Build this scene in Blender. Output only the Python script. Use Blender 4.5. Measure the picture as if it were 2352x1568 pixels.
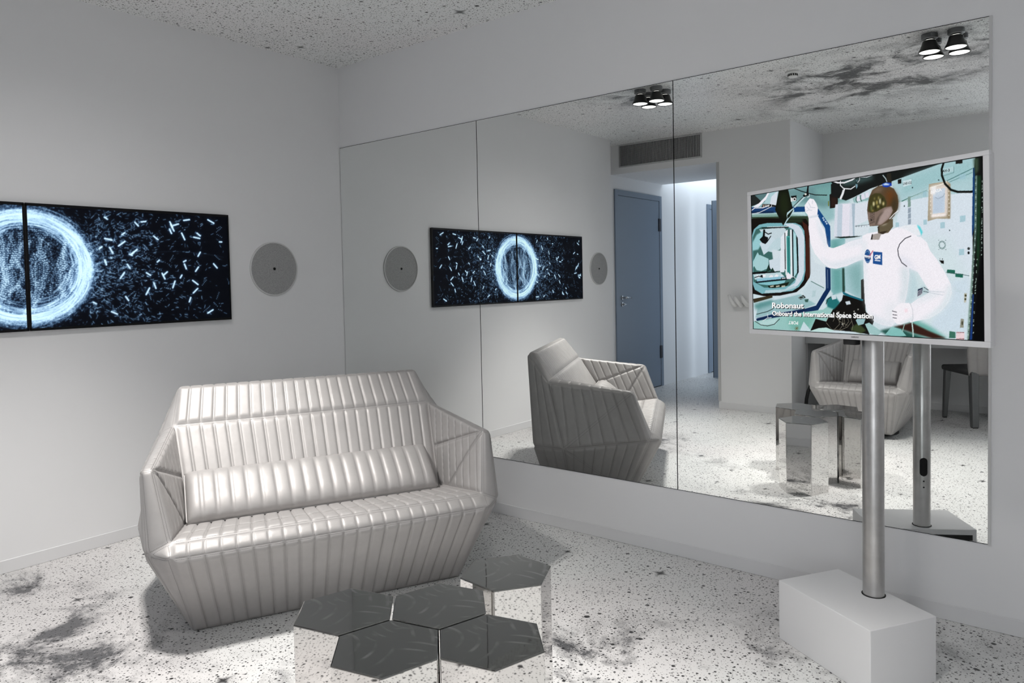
import bpy, bmesh, math, random
import numpy as np
from mathutils import Vector, Matrix

for o in list(bpy.data.objects): bpy.data.objects.remove(o)
SC = bpy.context.scene
COL = SC.collection
PI = math.pi

# ------------------------------------------------------------------ camera, world, exposure
cam = bpy.data.cameras.new('camera'); camo = bpy.data.objects.new('camera', cam); COL.objects.link(camo)
F, CY, PITCH, ROLL, YAW = 1681.9764, 703.4401, -.0355, -.0203, .6767
cam.sensor_fit = 'HORIZONTAL'; cam.sensor_width = 36; cam.lens = F * 36 / 2352
cam.shift_y = (CY - 784) / 2352; cam.clip_start = .05
def cam_axes():
    r = Vector((math.cos(YAW), math.sin(YAW), 0)); f = Vector((-math.sin(YAW), math.cos(YAW), 0)); up = Vector((0, 0, 1))
    f2 = f * math.cos(PITCH) + up * math.sin(PITCH); u2 = up * math.cos(PITCH) - f * math.sin(PITCH)
    return r * math.cos(ROLL) + u2 * math.sin(ROLL), u2 * math.cos(ROLL) - r * math.sin(ROLL), f2
r_, u_, f_ = cam_axes()
m = Matrix.Identity(4)
for i in range(3): m[i][0], m[i][1], m[i][2] = r_[i], u_[i], -f_[i]
m.translation = (3.9017, -3.0850, 1.2921)
camo.matrix_world = m
SC.camera = camo

w = bpy.data.worlds.new('world'); SC.world = w; w.use_nodes = True
w.node_tree.nodes['Background'].inputs[0].default_value = (.55, .62, .72, 1)
w.node_tree.nodes['Background'].inputs[1].default_value = .05
vs = SC.view_settings
vs.view_transform = 'Standard'; vs.look = 'None'; vs.gamma = 1; vs.use_curve_mapping = False; vs.exposure = 0.15
cy = SC.cycles
cy.use_denoising = True; cy.max_bounces = 8; cy.diffuse_bounces = 3; cy.glossy_bounces = 5
cy.use_adaptive_sampling = True; cy.adaptive_threshold = .05
cy.caustics_reflective = True; cy.blur_glossy = 1.0; cy.sample_clamp_indirect = 4.0

SPILL_W = 7.5            # the same lamp's weak wide light
SPOT_W = 58.0            # watts of each ceiling spot
def light(name, kind, loc, energy, color, parent=None, **kw):
    d = bpy.data.lights.new(name, kind); d.energy = energy; d.color = color
    for k, v in kw.items(): setattr(d, k, v)
    o = bpy.data.objects.new(name, d); COL.objects.link(o); o.location = loc; o.parent = parent
    return o
# daylight: a window beyond the corridor; the other two lamps are added fill
L1 = light('corridor_daylight', 'AREA', (1.07, -6.05, 1.25), 17, (.76, .87, 1.0), shape='RECTANGLE', size=1.9, size_y=2.1, spread=math.radians(150))
L3 = light('corridor_ceiling_fill', 'AREA', (.0, -5.85, 2.685), 6, (.80, .90, 1.0), shape='RECTANGLE', size=.24, size_y=1.7)  # unseen fill under the closed ceiling, added to even out the corridor
L1.rotation_euler = (PI / 2, 0, PI / 2)
L2 = light('room_fill', 'AREA', (4.35, -4.70, 1.5), 29, (.93, .97, 1.0), shape='RECTANGLE', size=1.5, size_y=1.9)  # unseen lamp behind the camera, added to brighten walls and fronts
L2.rotation_euler = (PI / 2, 0, PI)

# ------------------------------------------------------------------ helpers
def mesh_obj(name, verts, faces, mat=None, parent=None, smooth=False):
    me = bpy.data.meshes.new(name)
    me.from_pydata([tuple(v) for v in verts], [], [tuple(f) for f in faces]); me.update()
    return link(name, me, mat, parent, smooth)
def link(name, me, mat=None, parent=None, smooth=False):
    if mat is not None: me.materials.append(mat)
    if smooth: me.polygons.foreach_set('use_smooth', [True] * len(me.polygons))
    o = bpy.data.objects.new(name, me); COL.objects.link(o); o.parent = parent
    return o
def from_bm(name, bm, mat=None, parent=None, smooth=False):
    me = bpy.data.meshes.new(name); bmesh.ops.recalc_face_normals(bm, faces=bm.faces[:]); bm.to_mesh(me); bm.free()
    return link(name, me, mat, parent, smooth)
def thing(name, label, cat, loc=(0, 0, 0), rz=0, group=None):
    o = bpy.data.objects.new(name, None); COL.objects.link(o); o.location = loc; o.rotation_euler = (0, 0, rz)
    return tag(o, label, cat, group)
def tag(o, label, cat, group=None):
    o['label'] = label; o['category'] = cat
    if group: o['group'] = group
    return o
def struct(o): o['kind'] = 'structure'; return o
def add_box(bm, x0, x1, y0, y1, z0, z1, bev=0, seg=2, mtx=None):
    v = [bm.verts.new((x, y, z)) for x in (x0, x1) for y in (y0, y1) for z in (z0, z1)]
    fs = [bm.faces.new([v[i] for i in f]) for f in ((0, 1, 3, 2), (4, 6, 7, 5), (0, 4, 5, 1), (2, 3, 7, 6), (0, 2, 6, 4), (1, 5, 7, 3))]
    bmesh.ops.recalc_face_normals(bm, faces=fs)
    if mtx is not None: bmesh.ops.transform(bm, matrix=mtx, verts=v)
    if bev:
        es = list({e for f in fs for e in f.edges})
        bmesh.ops.bevel(bm, geom=es, offset=bev, segments=seg, profile=.5, affect='EDGES')
def box(name, x0, x1, y0, y1, z0, z1, mat, parent=None, bev=0, seg=2, mtx=None):
    bm = bmesh.new(); add_box(bm, x0, x1, y0, y1, z0, z1, bev, seg, mtx)
    return from_bm(name, bm, mat, parent, smooth=False)
def boxes(name, lst, mat, parent=None, bev=0):
    bm = bmesh.new()
    for b in lst: add_box(bm, *b, bev=bev)
    return from_bm(name, bm, mat, parent)
def lathe(name, prof, mat, parent=None, seg=48, mtx=None, smooth=True, cap=True):
    """prof: list of (radius, height) along local z"""
    V = []; Fc = []
    n = len(prof)
    for i in range(seg):
        a = 2 * PI * i / seg
        for r, z in prof: V.append(Vector((r * math.cos(a), r * math.sin(a), z)))
    for i in range(seg):
        j = (i + 1) % seg
        for k in range(n - 1): Fc.append((i * n + k, j * n + k, j * n + k + 1, i * n + k + 1))
    if cap:
        if prof[0][0] > 1e-6: Fc.append([i * n for i in range(seg)][::-1])
        if prof[-1][0] > 1e-6: Fc.append([i * n + n - 1 for i in range(seg)])
    if mtx is not None: V = [mtx @ v for v in V]
    bm = bmesh.new(); bv = [bm.verts.new(v) for v in V]
    for f in Fc:
        try: bm.faces.new([bv[i] for i in f])
        except ValueError: pass
    bmesh.ops.remove_doubles(bm, verts=bm.verts[:], dist=1e-6)
    o = from_bm(name, bm, mat, parent, smooth)
    if smooth: sharp(o, 40)
    return o
def sharp(o, deg):
    me = o.data; bm = bmesh.new(); bm.from_mesh(me)
    for e in bm.edges:
        if len(e.link_faces) == 2 and e.calc_face_angle(0) > math.radians(deg): e.smooth = False
    bm.to_mesh(me); bm.free()
def tube(name, pts, rad, mat, parent=None, seg=12, closed_ends=True):
    pts = [Vector(p) for p in pts]; V = []; Fc = []
    rads = rad if isinstance(rad, (list, tuple)) else [rad] * len(pts)
    prev = None
    for i, p in enumerate(pts):
        t = (pts[min(i + 1, len(pts) - 1)] - pts[max(i - 1, 0)]).normalized()
        a = Vector((0, 0, 1)) if abs(t.z) < .9 else Vector((1, 0, 0))
        if prev is None: n = t.cross(a).normalized()
        else: n = (prev - t * prev.dot(t)).normalized()
        prev = n; b = t.cross(n)
        for k in range(seg):
            an = 2 * PI * k / seg
            V.append(p + (n * math.cos(an) + b * math.sin(an)) * rads[i])
    for i in range(len(pts) - 1):
        for k in range(seg):
            k2 = (k + 1) % seg
            Fc.append((i * seg + k, i * seg + k2, (i + 1) * seg + k2, (i + 1) * seg + k))
    if closed_ends:
        Fc.append(list(range(seg))[::-1]); Fc.append([(len(pts) - 1) * seg + k for k in range(seg)])
    return mesh_obj(name, V, Fc, mat, parent, True)
def text_mesh(name, s, size, mat, parent=None, mtx=None, align='LEFT', bold=0.0, sx=1.0, depth=0.0, fit=None):
    cu = bpy.data.curves.new(name, 'FONT'); cu.body = s; cu.size = size; cu.align_x = align; cu.offset = bold; cu.extrude = depth
    cu.resolution_u = 3
    to = bpy.data.objects.new(name + '_tmp', cu); COL.objects.link(to)
    bpy.context.view_layer.update()
    me = bpy.data.meshes.new_from_object(to.evaluated_get(bpy.context.evaluated_depsgraph_get()))
    bpy.data.objects.remove(to); bpy.data.curves.remove(cu)
    if fit:
        xs = [v.co.x for v in me.vertices]
        me.transform(Matrix.Translation((-min(xs), 0, 0))); me.transform(Matrix.Diagonal((fit / (max(xs) - min(xs)), 1, 1, 1)))
    else: me.transform(Matrix.Diagonal((sx, 1, 1, 1)))
    if mtx is not None: me.transform(mtx)
    me.materials.clear(); me.name = name
    return link(name, me, mat, parent)

# ------------------------------------------------------------------ materials
def principled(name, color, rough=.5, metal=0.0, **kw):
    mt = bpy.data.materials.new(name); mt.use_nodes = True
    b = mt.node_tree.nodes['Principled BSDF']
    b.inputs['Base Color'].default_value = (*color, 1); b.inputs['Roughness'].default_value = rough; b.inputs['Metallic'].default_value = metal
    for k, v in kw.items(): b.inputs[k].default_value = v
    return mt
class NT:
    def __init__(s, mt): s.t = mt.node_tree; s.b = s.t.nodes['Principled BSDF']
    def node(s, typ, **kw):
        n = s.t.nodes.new(typ)
        for k, v in kw.items(): setattr(n, k, v)
        return n
    def put(s, sock, v):
        if hasattr(v, 'is_linked'): s.t.links.new(v, sock)
        else: sock.default_value = v
    def math(s, op, *a, clamp=False):
        n = s.node('ShaderNodeMath', operation=op, use_clamp=clamp)
        for i, v in enumerate(a): s.put(n.inputs[i], v)
        return n.outputs[0]
    def vmath(s, op, *a, out=0):
        n = s.node('ShaderNodeVectorMath', operation=op)
        for i, v in enumerate(a): s.put(n.inputs[i], v)
        return n.outputs[out]
    def maprange(s, v, a, b, c, d):
        n = s.node('ShaderNodeMapRange', clamp=True, interpolation_type='SMOOTHSTEP')
        for i, x in enumerate((v, a, b, c, d)): s.put(n.inputs[i], x)
        return n.outputs[0]
    def mix(s, f, a, b, mode='MIX'):
        n = s.node('ShaderNodeMix', data_type='RGBA', blend_type=mode)
        s.put(n.inputs[0], f); s.put(n.inputs[6], a); s.put(n.inputs[7], b)
        return n.outputs[2]
    def noise(s, vec, scale, detail=2, rough=.5, dist=0, out=0):
        n = s.node('ShaderNodeTexNoise'); s.put(n.inputs['Vector'], vec)
        n.inputs['Scale'].default_value = scale; n.inputs['Detail'].default_value = detail; n.inputs['Roughness'].default_value = rough; n.inputs['Distortion'].default_value = dist
        return n.outputs[out]
    def coord(s, out='Object'): return s.node('ShaderNodeTexCoord').outputs[out]
    def bump(s, h, strength, dist):
        n = s.node('ShaderNodeBump'); n.inputs['Strength'].default_value = strength; n.inputs['Distance'].default_value = dist
        s.put(n.inputs['Height'], h); s.t.links.new(n.outputs[0], s.b.inputs['Normal'])

def wall_paint(name, color, rough=.62):
    mt = principled(name, color, rough); g = NT(mt); c = g.coord()
    n1 = g.noise(c, .9, 3, .5)
    g.put(g.b.inputs['Base Color'], g.mix(g.maprange(n1, .3, .7, 0, 1), (*[v * .975 for v in color], 1), (*color, 1)))
    g.bump(g.noise(c, 260, 3, .6), .06, .001)
    return mt

def star_print(name, blobs, rough, base=(.84, .84, .835), seed=0.0, spec=.5, gain=1.0, lo=.46, wash=None):
    """negative star chart printed on the surface: white ground, black stars, grey nebulae"""
    mt = principled(name, base, rough, **{'Specular IOR Level': spec}); g = NT(mt)
    c = g.vmath('ADD', g.coord(), (seed, seed * 1.7, 0))
    wob = g.vmath('MULTIPLY', g.vmath('SUBTRACT', g.noise(c, 60, 2, .5, out=1), (.5, .5, .5)), (.010, .010, 0))
    cw = g.vmath('ADD', c, wob)
    dark = None
    def layer(scale, prob, r0, r1, off, soft=.55, metric='EUCLIDEAN', amt=.95):
        nonlocal dark
        v = g.node('ShaderNodeTexVoronoi', voronoi_dimensions='2D', feature='F1', distance=metric)
        g.put(v.inputs['Vector'], g.vmath('ADD', cw if metric == 'EUCLIDEAN' else c, (off, off * .37, 0))); v.inputs['Scale'].default_value = scale
        if metric == 'MINKOWSKI': v.inputs['Exponent'].default_value = .5
        sep = g.node('ShaderNodeSeparateColor'); g.t.links.new(v.outputs['Color'], sep.inputs[0])
        on = g.math('GREATER_THAN', sep.outputs[0], prob)
        k = g.math('POWER', sep.outputs[1], 2.2)
        r = g.math('MULTIPLY', g.math('MULTIPLY_ADD', k, r1 - r0, r0), on)
        m_ = g.maprange(v.outputs['Distance'], g.math('MULTIPLY', r, soft), g.math('ADD', r, 1e-4), amt, 0.0)
        m_ = g.math('MULTIPLY', m_, on)
        dark = m_ if dark is None else g.math('MAXIMUM', dark, m_)
    layer(84, .15, .10, .36, 3.1, amt=.75)
    layer(46, .35, .10, .30, 7.7, amt=.95)
    layer(17, .50, .05, .16, 1.3, amt=.97)
    layer(4.2, .70, .03, .065, 5.9, amt=.97)
    layer(3.0, .40, .06, .22, 11.3, soft=.15, metric='MINKOWSKI', amt=.97)
    layer(1.25, .45, .06, .13, 2.3, soft=.10, metric='MINKOWSKI', amt=.97)
    # nebulae
    base_c = g.coord()
    tot = None
    for bx, by, rx, ry, amp in blobs:
        d = g.vmath('MULTIPLY', g.vmath('SUBTRACT', base_c, (bx, by, 0)), (1 / rx, 1 / ry, 0))
        q = g.vmath('DOT_PRODUCT', d, d, out=1)
        e = g.math('MULTIPLY', g.math('POWER', 2.718, g.math('MULTIPLY', q, -1.0)), amp)
        tot = e if tot is None else g.math('ADD', tot, e)
    n1 = g.noise(c, 3.0, 12, .68, .45); n2 = g.noise(c, 1.1, 4, .5, .4)
    cloud = g.maprange(n1, lo, lo + .30, 0, 1)
    n3 = g.noise(c, 9, 10, .72, .3)
    wisp = g.math('MULTIPLY', cloud, g.maprange(n3, .3, .62, .35, 1.0))
    amb = g.maprange(n2, .5, .8, .0, .35)
    neb = g.math('MULTIPLY', wisp, g.math('ADD', tot, amb) if tot is not None else amb, clamp=True)
    neb = g.math('MULTIPLY', neb, gain, clamp=True)
    if wash:
        d = g.vmath('MULTIPLY', g.vmath('SUBTRACT', base_c, (wash[0], wash[1], 0)), (1 / wash[2], 1 / wash[3], 0))
        e = g.math('MULTIPLY', g.math('POWER', 2.718, g.math('MULTIPLY', g.vmath('DOT_PRODUCT', d, d, out=1), -1.0)), wash[4])
        neb = g.math('ADD', neb, g.math('MULTIPLY', e, g.maprange(n3, .2, .7, .75, 1.0)), clamp=True)
    tint = g.mix(g.maprange(g.noise(c, .8, 2, .5), .4, .6, 0, 1), (base[0] * 1.0, base[1] * .985, base[2] * .98, 1), (base[0] * .985, base[1] * 1.0, base[2] * .99, 1))
    c1 = g.mix(g.math('MULTIPLY', neb, .92), tint, (.03, .032, .038, 1))
    c2 = g.mix(dark, c1, (.012, .012, .014, 1))
    g.put(g.b.inputs['Base Color'], c2)
    return mt

def leather(name, color, rough, metal, sheen=0.0):
    mt = principled(name, color, rough, metal); g = NT(mt); c = g.coord()
    f = g.maprange(g.noise(c, 9, 5, .6), .35, .65, 0, 1)
    g.put(g.b.inputs['Base Color'], g.mix(f, (*[v * .94 for v in color], 1), (*color, 1)))
    g.put(g.b.inputs['Roughness'], g.maprange(g.noise(c, 40, 4, .6), .3, .7, rough - .04, rough + .06))
    wr = g.math('ADD', g.math('MULTIPLY', g.noise(c, 700, 2, .5), .25), g.math('MULTIPLY', g.noise(c, 28, 5, .55, .8), 1.0))
    g.bump(wr, .12, .004)
    return mt

def steel(name, color, rough, brushed=False, smudge=0.0):
    mt = principled(name, color, rough, 1.0); g = NT(mt); c = g.coord()
    if brushed:
        v = g.vmath('MULTIPLY', c, (1, 1, .04)); n = g.noise(v, 90, 4, .6)
        blot = g.noise(c, 7, 4, .6)
        g.put(g.b.inputs['Roughness'], g.math('ADD', g.maprange(n, .3, .7, rough - .04, rough + .05), g.maprange(blot, .4, .7, 0, .08)))
        g.put(g.b.inputs['Base Color'], g.mix(g.maprange(blot, .35, .7, 0, 1), (*color, 1), (*[q * .8 for q in color], 1)))
    else:
        sw = g.noise(c, 5, 2, .5, 1.5)
        if smudge:
            tot = None
            for k, (ox, oy) in enumerate(((.13, .05), (-.10, .14), (.02, -.17))):
                arc = g.node('ShaderNodeTexWave', wave_type='RINGS', rings_direction='SPHERICAL')
                g.put(arc.inputs['Vector'], g.vmath('MULTIPLY', g.vmath('ADD', c, (ox, oy, 0)), (1, 1, 0)))
                arc.inputs['Scale'].default_value = 7 + 2 * k; arc.inputs['Distortion'].default_value = .7; arc.inputs['Detail'].default_value = 2
                s1 = g.math('MULTIPLY', g.maprange(arc.outputs[1], .80, 1.0, 0, 1), g.maprange(g.noise(g.vmath('ADD', c, (k * 3.1, 0, 0)), 11, 2, .5), .50, .66, 0, 1))
                tot = s1 if tot is None else g.math('MAXIMUM', tot, s1)
            g.put(g.b.inputs['Roughness'], g.maprange(tot, 0, 1, rough, rough + .14))
            g.put(g.b.inputs['Base Color'], g.mix(g.math('MULTIPLY', tot, smudge), (*color, 1), (*[q * 1.5 for q in color], 1)))
        g.bump(sw, .05, .004)
    return mt

M = {}
M['wall'] = wall_paint('wall_paint', (.84, .84, .85))
M['trimw'] = wall_paint('baseboard_paint', (.76, .76, .77), .5)
M['floor'] = star_print('star_chart_floor', [(.95, -2.1, .55, .30, 2.2), (.2, -2.0, .3, .15, 1.4), (2.9, -.80, .40, .26, 2.6), (2.6, -1.15, .42, .26, 2.4), (3.0, -2.0, .5, .6, .2),
                                            (2.3, -2.7, .6, .3, .7), (2.95, -3.85, .5, .35, .8), (1.85, -1.75, .3, .2, 1.2), (3.4, -.3, .4, .3, .8)], .42, base=(.73, .722, .72), wash=(.50, -1.95, .75, .50, .42))
M['ceil'] = star_print('star_chart_ceiling', [(2.7, -3.05, .55, .38, 2.0), (2.5, -2.45, .5, .3, 1.9), (3.3, -2.2, .45, .35, 2.0), (2.05, -2.85, .25, .25, 1.7), (1.0, -1.95, .28, .3, 2.0),
                                              (1.95, -3.4, .35, .25, 1.5), (2.55, -4.2, .45, .25, .9), (3.3, -1.0, .5, .3, .9)], .36, base=(.94, .94, .945), seed=4.3, spec=.55, gain=1.15, lo=.40)
M['mirror'] = principled('mirror_silvering', (.87, .885, .875), .0, 1.0)
M['black'] = principled('black_plastic', (.012, .012, .013), .45)
M['blacksat'] = principled('black_satin', (.004, .004, .005), .4, **{'Specular IOR Level': .2})
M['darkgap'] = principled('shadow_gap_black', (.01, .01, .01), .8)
M['leather'] = leather('silver_leather', (.42, .404, .398), .52, .30)
M['thread'] = principled('grey_thread', (.20, .192, .188), .6)
M['darkleather'] = leather('dark_leather', (.05, .05, .052), .45, .0)
M['greyleather'] = leather('grey_leather', (.20, .205, .21), .36, .55)
M['chrometop'] = steel('polished_stainless_top', (.33, .33, .32), .03, smudge=.8)
M['chrome'] = steel('polished_stainless', (.68, .67, .66), .025)
M['brushed'] = steel('brushed_stainless', (.58, .57, .56), .36, True)
M['whitebox'] = wall_paint('white_lacquer', (.80, .80, .81), .4)
M['tvwhite'] = principled('white_tv_plastic', (.78, .78, .80), .28)
M['glass'] = principled('screen_off', (.01, .01, .012), .2)
M['door'] = wall_paint('blue_grey_door_paint', (.22, .27, .34), .38)
M['hinge'] = principled('dark_hinge_metal', (.10, .10, .11), .35, .9)
M['nickel'] = principled('satin_nickel', (.55, .55, .55), .25, 1.0)
M['grille'] = principled('speaker_cloth_grey', (.36, .36, .36), .7)
_g = NT(M['grille']); _v = _g.node('ShaderNodeTexVoronoi', voronoi_dimensions='3D'); _g.put(_v.inputs['Vector'], _g.coord()); _v.inputs['Scale'].default_value = 420
_g.put(_g.b.inputs['Base Color'], _g.mix(_g.maprange(_v.outputs['Distance'], .25, .5, 0, 1), (.16, .16, .16, 1), (.40, .40, .40, 1)))
M['ringgrey'] = principled('speaker_ring_grey', (.62, .62, .62), .5)
M['alu'] = principled('vent_aluminium', (.55, .55, .55), .4, .6)
M['ventdark'] = principled('vent_duct_dark', (.015, .015, .015), .8)
M['lampmount'] = principled('lamp_mount_grey', (.16, .165, .17), .45, .3)
M['lampblack'] = principled('lamp_shade_black', (.010, .010, .010), .35)
M['lampring'] = principled('lamp_ring_bright', (.7, .7, .68), .2, 1.0)
M['plastic'] = principled('white_plastic', (.80, .80, .80), .4)
M['counter'] = wall_paint('worktop_grey', (.42, .43, .44), .45)
def emitter(name, color, strength):
    mt = principled(name, (.8, .8, .8), .5); b = mt.node_tree.nodes['Principled BSDF']
    b.inputs['Emission Color'].default_value = (*color, 1); b.inputs['Emission Strength'].default_value = strength
    return mt
M['lampglow'] = emitter('lamp_diffuser_glow', (1, .985, .95), 2.0)
M['textglow'] = emitter('caption_glow', (1, 1, 1), .85); M['textglow'].node_tree.nodes['Principled BSDF'].inputs['Base Color'].default_value = (0, 0, 0, 1)
M['textblue'] = emitter('badge_white_glow', (1, 1, 1), .80); M['textblue'].node_tree.nodes['Principled BSDF'].inputs['Base Color'].default_value = (0, 0, 0, 1)
M['textnavy'] = principled('badge_navy', (.02, .08, .25), .5)
M['textdark'] = principled('label_black', (.02, .022, .022), .5)
M['logogrey'] = principled('logo_grey', (.20, .20, .21), .5)
def picture_mat(name, strength):
    mt = principled(name, (.004, .004, .005), .45, **{'Specular IOR Level': .05}); g = NT(mt)
    a = g.node('ShaderNodeAttribute', attribute_name='picture')
    g.put(g.b.inputs['Emission Color'], a.outputs['Color']); g.b.inputs['Emission Strength'].default_value = strength
    return mt
M['tvpic'] = picture_mat('tv_picture', .88)
M['wallpic'] = picture_mat('particle_film', .95)

# ------------------------------------------------------------------ pictures: painted per vertex on a fine grid
def blur2(a, r):
    """separable box blur, twice"""
    r = int(max(1, round(r)))
    for _ in range(2):
        for ax in (0, 1):
            pad = [(0, 0)] * a.ndim; pad[ax] = (r + 1, r)
            c = np.cumsum(np.pad(a, pad, mode='edge'), axis=ax)
            n = a.shape[ax]
            hi = np.take(c, np.arange(2 * r + 1, 2 * r + 1 + n), axis=ax)
            lo = np.take(c, np.arange(0, n), axis=ax)
            a = (hi - lo) / (2 * r + 1)
    return a

def fill_mask(p, x0, y0, x1, y1):
    """even-odd fill of polygon p on the pixel window"""
    ys = np.arange(y0, y1) + .5
    xs = np.arange(x0, x1) + .5
    m = np.zeros((len(ys), len(xs)), bool)
    q = np.roll(p, -1, 0)
    for (ax, ay), (bx, by) in zip(p, q):
        if ay == by: continue
        sel = (ys >= min(ay, by)) & (ys < max(ay, by))
        if not sel.any(): continue
        xi = ax + (ys[sel] - ay) / (by - ay) * (bx - ax)
        m[sel] ^= xs[None, :] > xi[:, None]
    return m

def paint_ops(text, W, H, ss=2):
    W2, H2 = W * ss, H * ss
    img = np.zeros((H2, W2, 3), np.float32)
    kx, ky = W2 / 1000.0, H2 / 1000.0
    for ln in text.strip().split('\n'):
        f = ln.split()
        kind, w, al = int(f[0]), float(f[4]), float(f[5])
        c = np.array(f[1:4], np.float32) / 255
        p = np.array(f[6:], float).reshape(-1, 2) * (kx, ky)
        if kind == 1:
            hw = w * .58 * ss * W / 640 * .5
            seg = []
            for a, b in zip(p[:-1], p[1:]):
                d = b - a; L = np.hypot(*d) + 1e-6
                n = np.array((-d[1], d[0])) / L * hw; e = d / L * hw * .5
                seg.append(np.array([a - e + n, b + e + n, b + e - n, a - e - n]))
            polys, br = seg, 0
        else:
            polys, br = [p], w * ss * W / 640 * .8
        allp = np.concatenate(polys)
        pad = int(br * 2 + 2)
        x0 = max(0, int(allp[:, 0].min()) - pad); x1 = min(W2, int(allp[:, 0].max()) + pad + 1)
        y0 = max(0, int(allp[:, 1].min()) - pad); y1 = min(H2, int(allp[:, 1].max()) + pad + 1)
        if x1 <= x0 or y1 <= y0: continue
        m = np.zeros((y1 - y0, x1 - x0), bool)
        for q in polys: m |= fill_mask(q, x0, y0, x1, y1)
        m = m.astype(np.float32)
        if br >= 1: m = blur2(m, br)
        m = (m * al)[..., None]
        img[y0:y1, x0:x1] = img[y0:y1, x0:x1] * (1 - m) + c * m
    return img.reshape(H, ss, W, ss, 3).mean((1, 3))

def paint_particles(W, H, seed=5):
    """glowing ring of light particles with dashes flying off, both displays across"""
    rng = np.random.RandomState(seed)
    acc = np.zeros((H, W), np.float32)
    K = H / 1.0                                   # unit: picture height
    AR = W / H
    def add(x, y, v):
        ix = (x * K).astype(int); iy = (y * K).astype(int)
        ok = (ix >= 0) & (ix < W) & (iy >= 0) & (iy < H)
        np.add.at(acc, (iy[ok], ix[ok]), np.broadcast_to(v, x.shape)[ok])
    cx, cy = AR / 2, .5
    # ring: dense orbits, each a dotted arc
    for k in range(900):
        r = .400 + abs(rng.normal(0, 1)) * .034 * (1 if rng.rand() < .55 else -1) + (rng.rand() < .18) * rng.uniform(-.09, .03)
        a0 = rng.uniform(0, 6.283); da = rng.uniform(.2, .8); n = int(da * 150)
        t = a0 + np.linspace(0, da, n)
        rr = r + rng.uniform(-.02, .02) * np.linspace(0, 1, n)
        add(cx + rr * np.cos(t) * 1.0, cy + rr * np.sin(t), .55 * rng.uniform(.5, 1.3))
    t = rng.uniform(0, 6.283, 16000); r = .42 + np.abs(rng.normal(0, .035, 16000))
    add(cx + r * np.cos(t), cy + r * np.sin(t), .5)
    # flow strands inside: bundles of dotted curves falling from upper right to lower left
    for k in range(64):
        x0 = rng.uniform(-.34, .36); lean = rng.uniform(-.05, .42); bow = rng.uniform(-.13, .13)
        y0, y1 = sorted(rng.uniform(-.39, .39, 2))
        if y1 - y0 < .2: y1 += .2
        n = max(6, int((y1 - y0) * 62)); s = np.linspace(0, 1, n); y = y0 + (y1 - y0) * s
        xc = x0 - lean * y * (.3 + abs(y)) + bow * np.sin(s * 3.14)
        for j in range(rng.randint(1, 5)):
            x = xc + j * .013 + rng.uniform(-.003, .003, n)
            yj = y + rng.uniform(-.009, .009)
            ok = np.hypot(x, yj) < .40
            v = rng.uniform(.6, 2.8)
            for ox in (0, 1):
                for oy in (0, 1): add(cx + x[ok] + ox / K, cy + yj[ok] + oy / K, v * (1, .5, .5, .25)[ox * 2 + oy])
    n = 5200; x = rng.uniform(-.37, .37, n); y = rng.uniform(-.37, .37, n); ok = np.hypot(x, y) < .38
    add(cx + x[ok], cy + y[ok], rng.uniform(.3, 1.3, n)[ok])
    # dashes flying off to both sides
    def dash(x, y, a, L, v, dots=False, th=1):
        n = max(2, int(L * K * (1.6 if not dots else .28)))
        s = np.linspace(-.5, .5, n) * L
        for o in range(th):
            add(x + s * np.cos(a) - o / K * np.sin(a), y + s * np.sin(a) + o / K * np.cos(a), v)
    for k in range(2600):
        side = rng.choice((-1, 1)); d = .44 + rng.exponential(.42)
        if d > AR / 2: continue
        a = rng.normal(0, .75) * .5
        x = cx + side * d * np.cos(a * .4); y = cy + d * np.sin(a) * 1.1 + rng.normal(0, .09)
        y = y if rng.rand() < .55 else rng.uniform(0, 1)
        if np.hypot(x - cx, y - cy) < .44: continue
        ang = rng.uniform(0, 3.14) if rng.rand() < .6 else side * np.arctan2(y - cy, abs(x - cx)) + rng.normal(0, .25)
        dash(x, y, ang, rng.uniform(.008, .035), rng.uniform(.15, .8))
    for k in range(170):
        side = rng.choice((-1, 1)); d = rng.uniform(.45, AR / 2 - .03); y = rng.uniform(.03, .97); x = cx + side * d
        if np.hypot(x - cx, y - cy) < .45: continue
        big = rng.rand() < .45
        dash(x, y, rng.uniform(-1.3, 1.3), rng.uniform(.03, .075), 1.5, dots=not big, th=3 if big else 2)
    for side in (-1, 1):                           # long dotted trails
        for k in range(9):
            x0 = cx + side * rng.uniform(.45, .9); y0 = rng.uniform(.1, .95); a = side * rng.uniform(-.3, .55)
            n = rng.randint(8, 20); s = np.arange(n) * rng.uniform(.012, .03)
            add(x0 + side * s * np.cos(a), y0 + np.sin(abs(a)) * s + .1 * s * s, 1.6)
        s = np.linspace(.5, AR / 2 - .05, 400)
        add(cx + side * s, .44 - .22 * np.sin((s - .5) * 2.3) * .4, .12)
    for k in range(1500):                          # haze of specks hugging the ring
        a = rng.uniform(0, 6.283); r = .45 + rng.exponential(.05)
        dash(cx + r * np.cos(a), cy + r * np.sin(a), a + 1.57 + rng.normal(0, .5), .012, rng.uniform(.2, .6))
    s1 = blur2(acc, 1)
    glow = blur2(acc, 5)
    v = acc * .30 + s1 * 1.0 + glow * .28
    v = 1 - np.exp(-v * 1.1)
    v = v[..., None]
    col = np.array((.012, .018, .040)) * (1 - v) + np.array((.46, .72, 1.0)) * v + np.array((.42, .27, .03)) * v ** 2.2
    g2 = np.clip(blur2(acc, 16), 0, 1)[..., None] * .25
    return np.clip(col + np.array((.10, .22, .40)) * g2, 0, 1).astype(np.float32)


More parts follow.
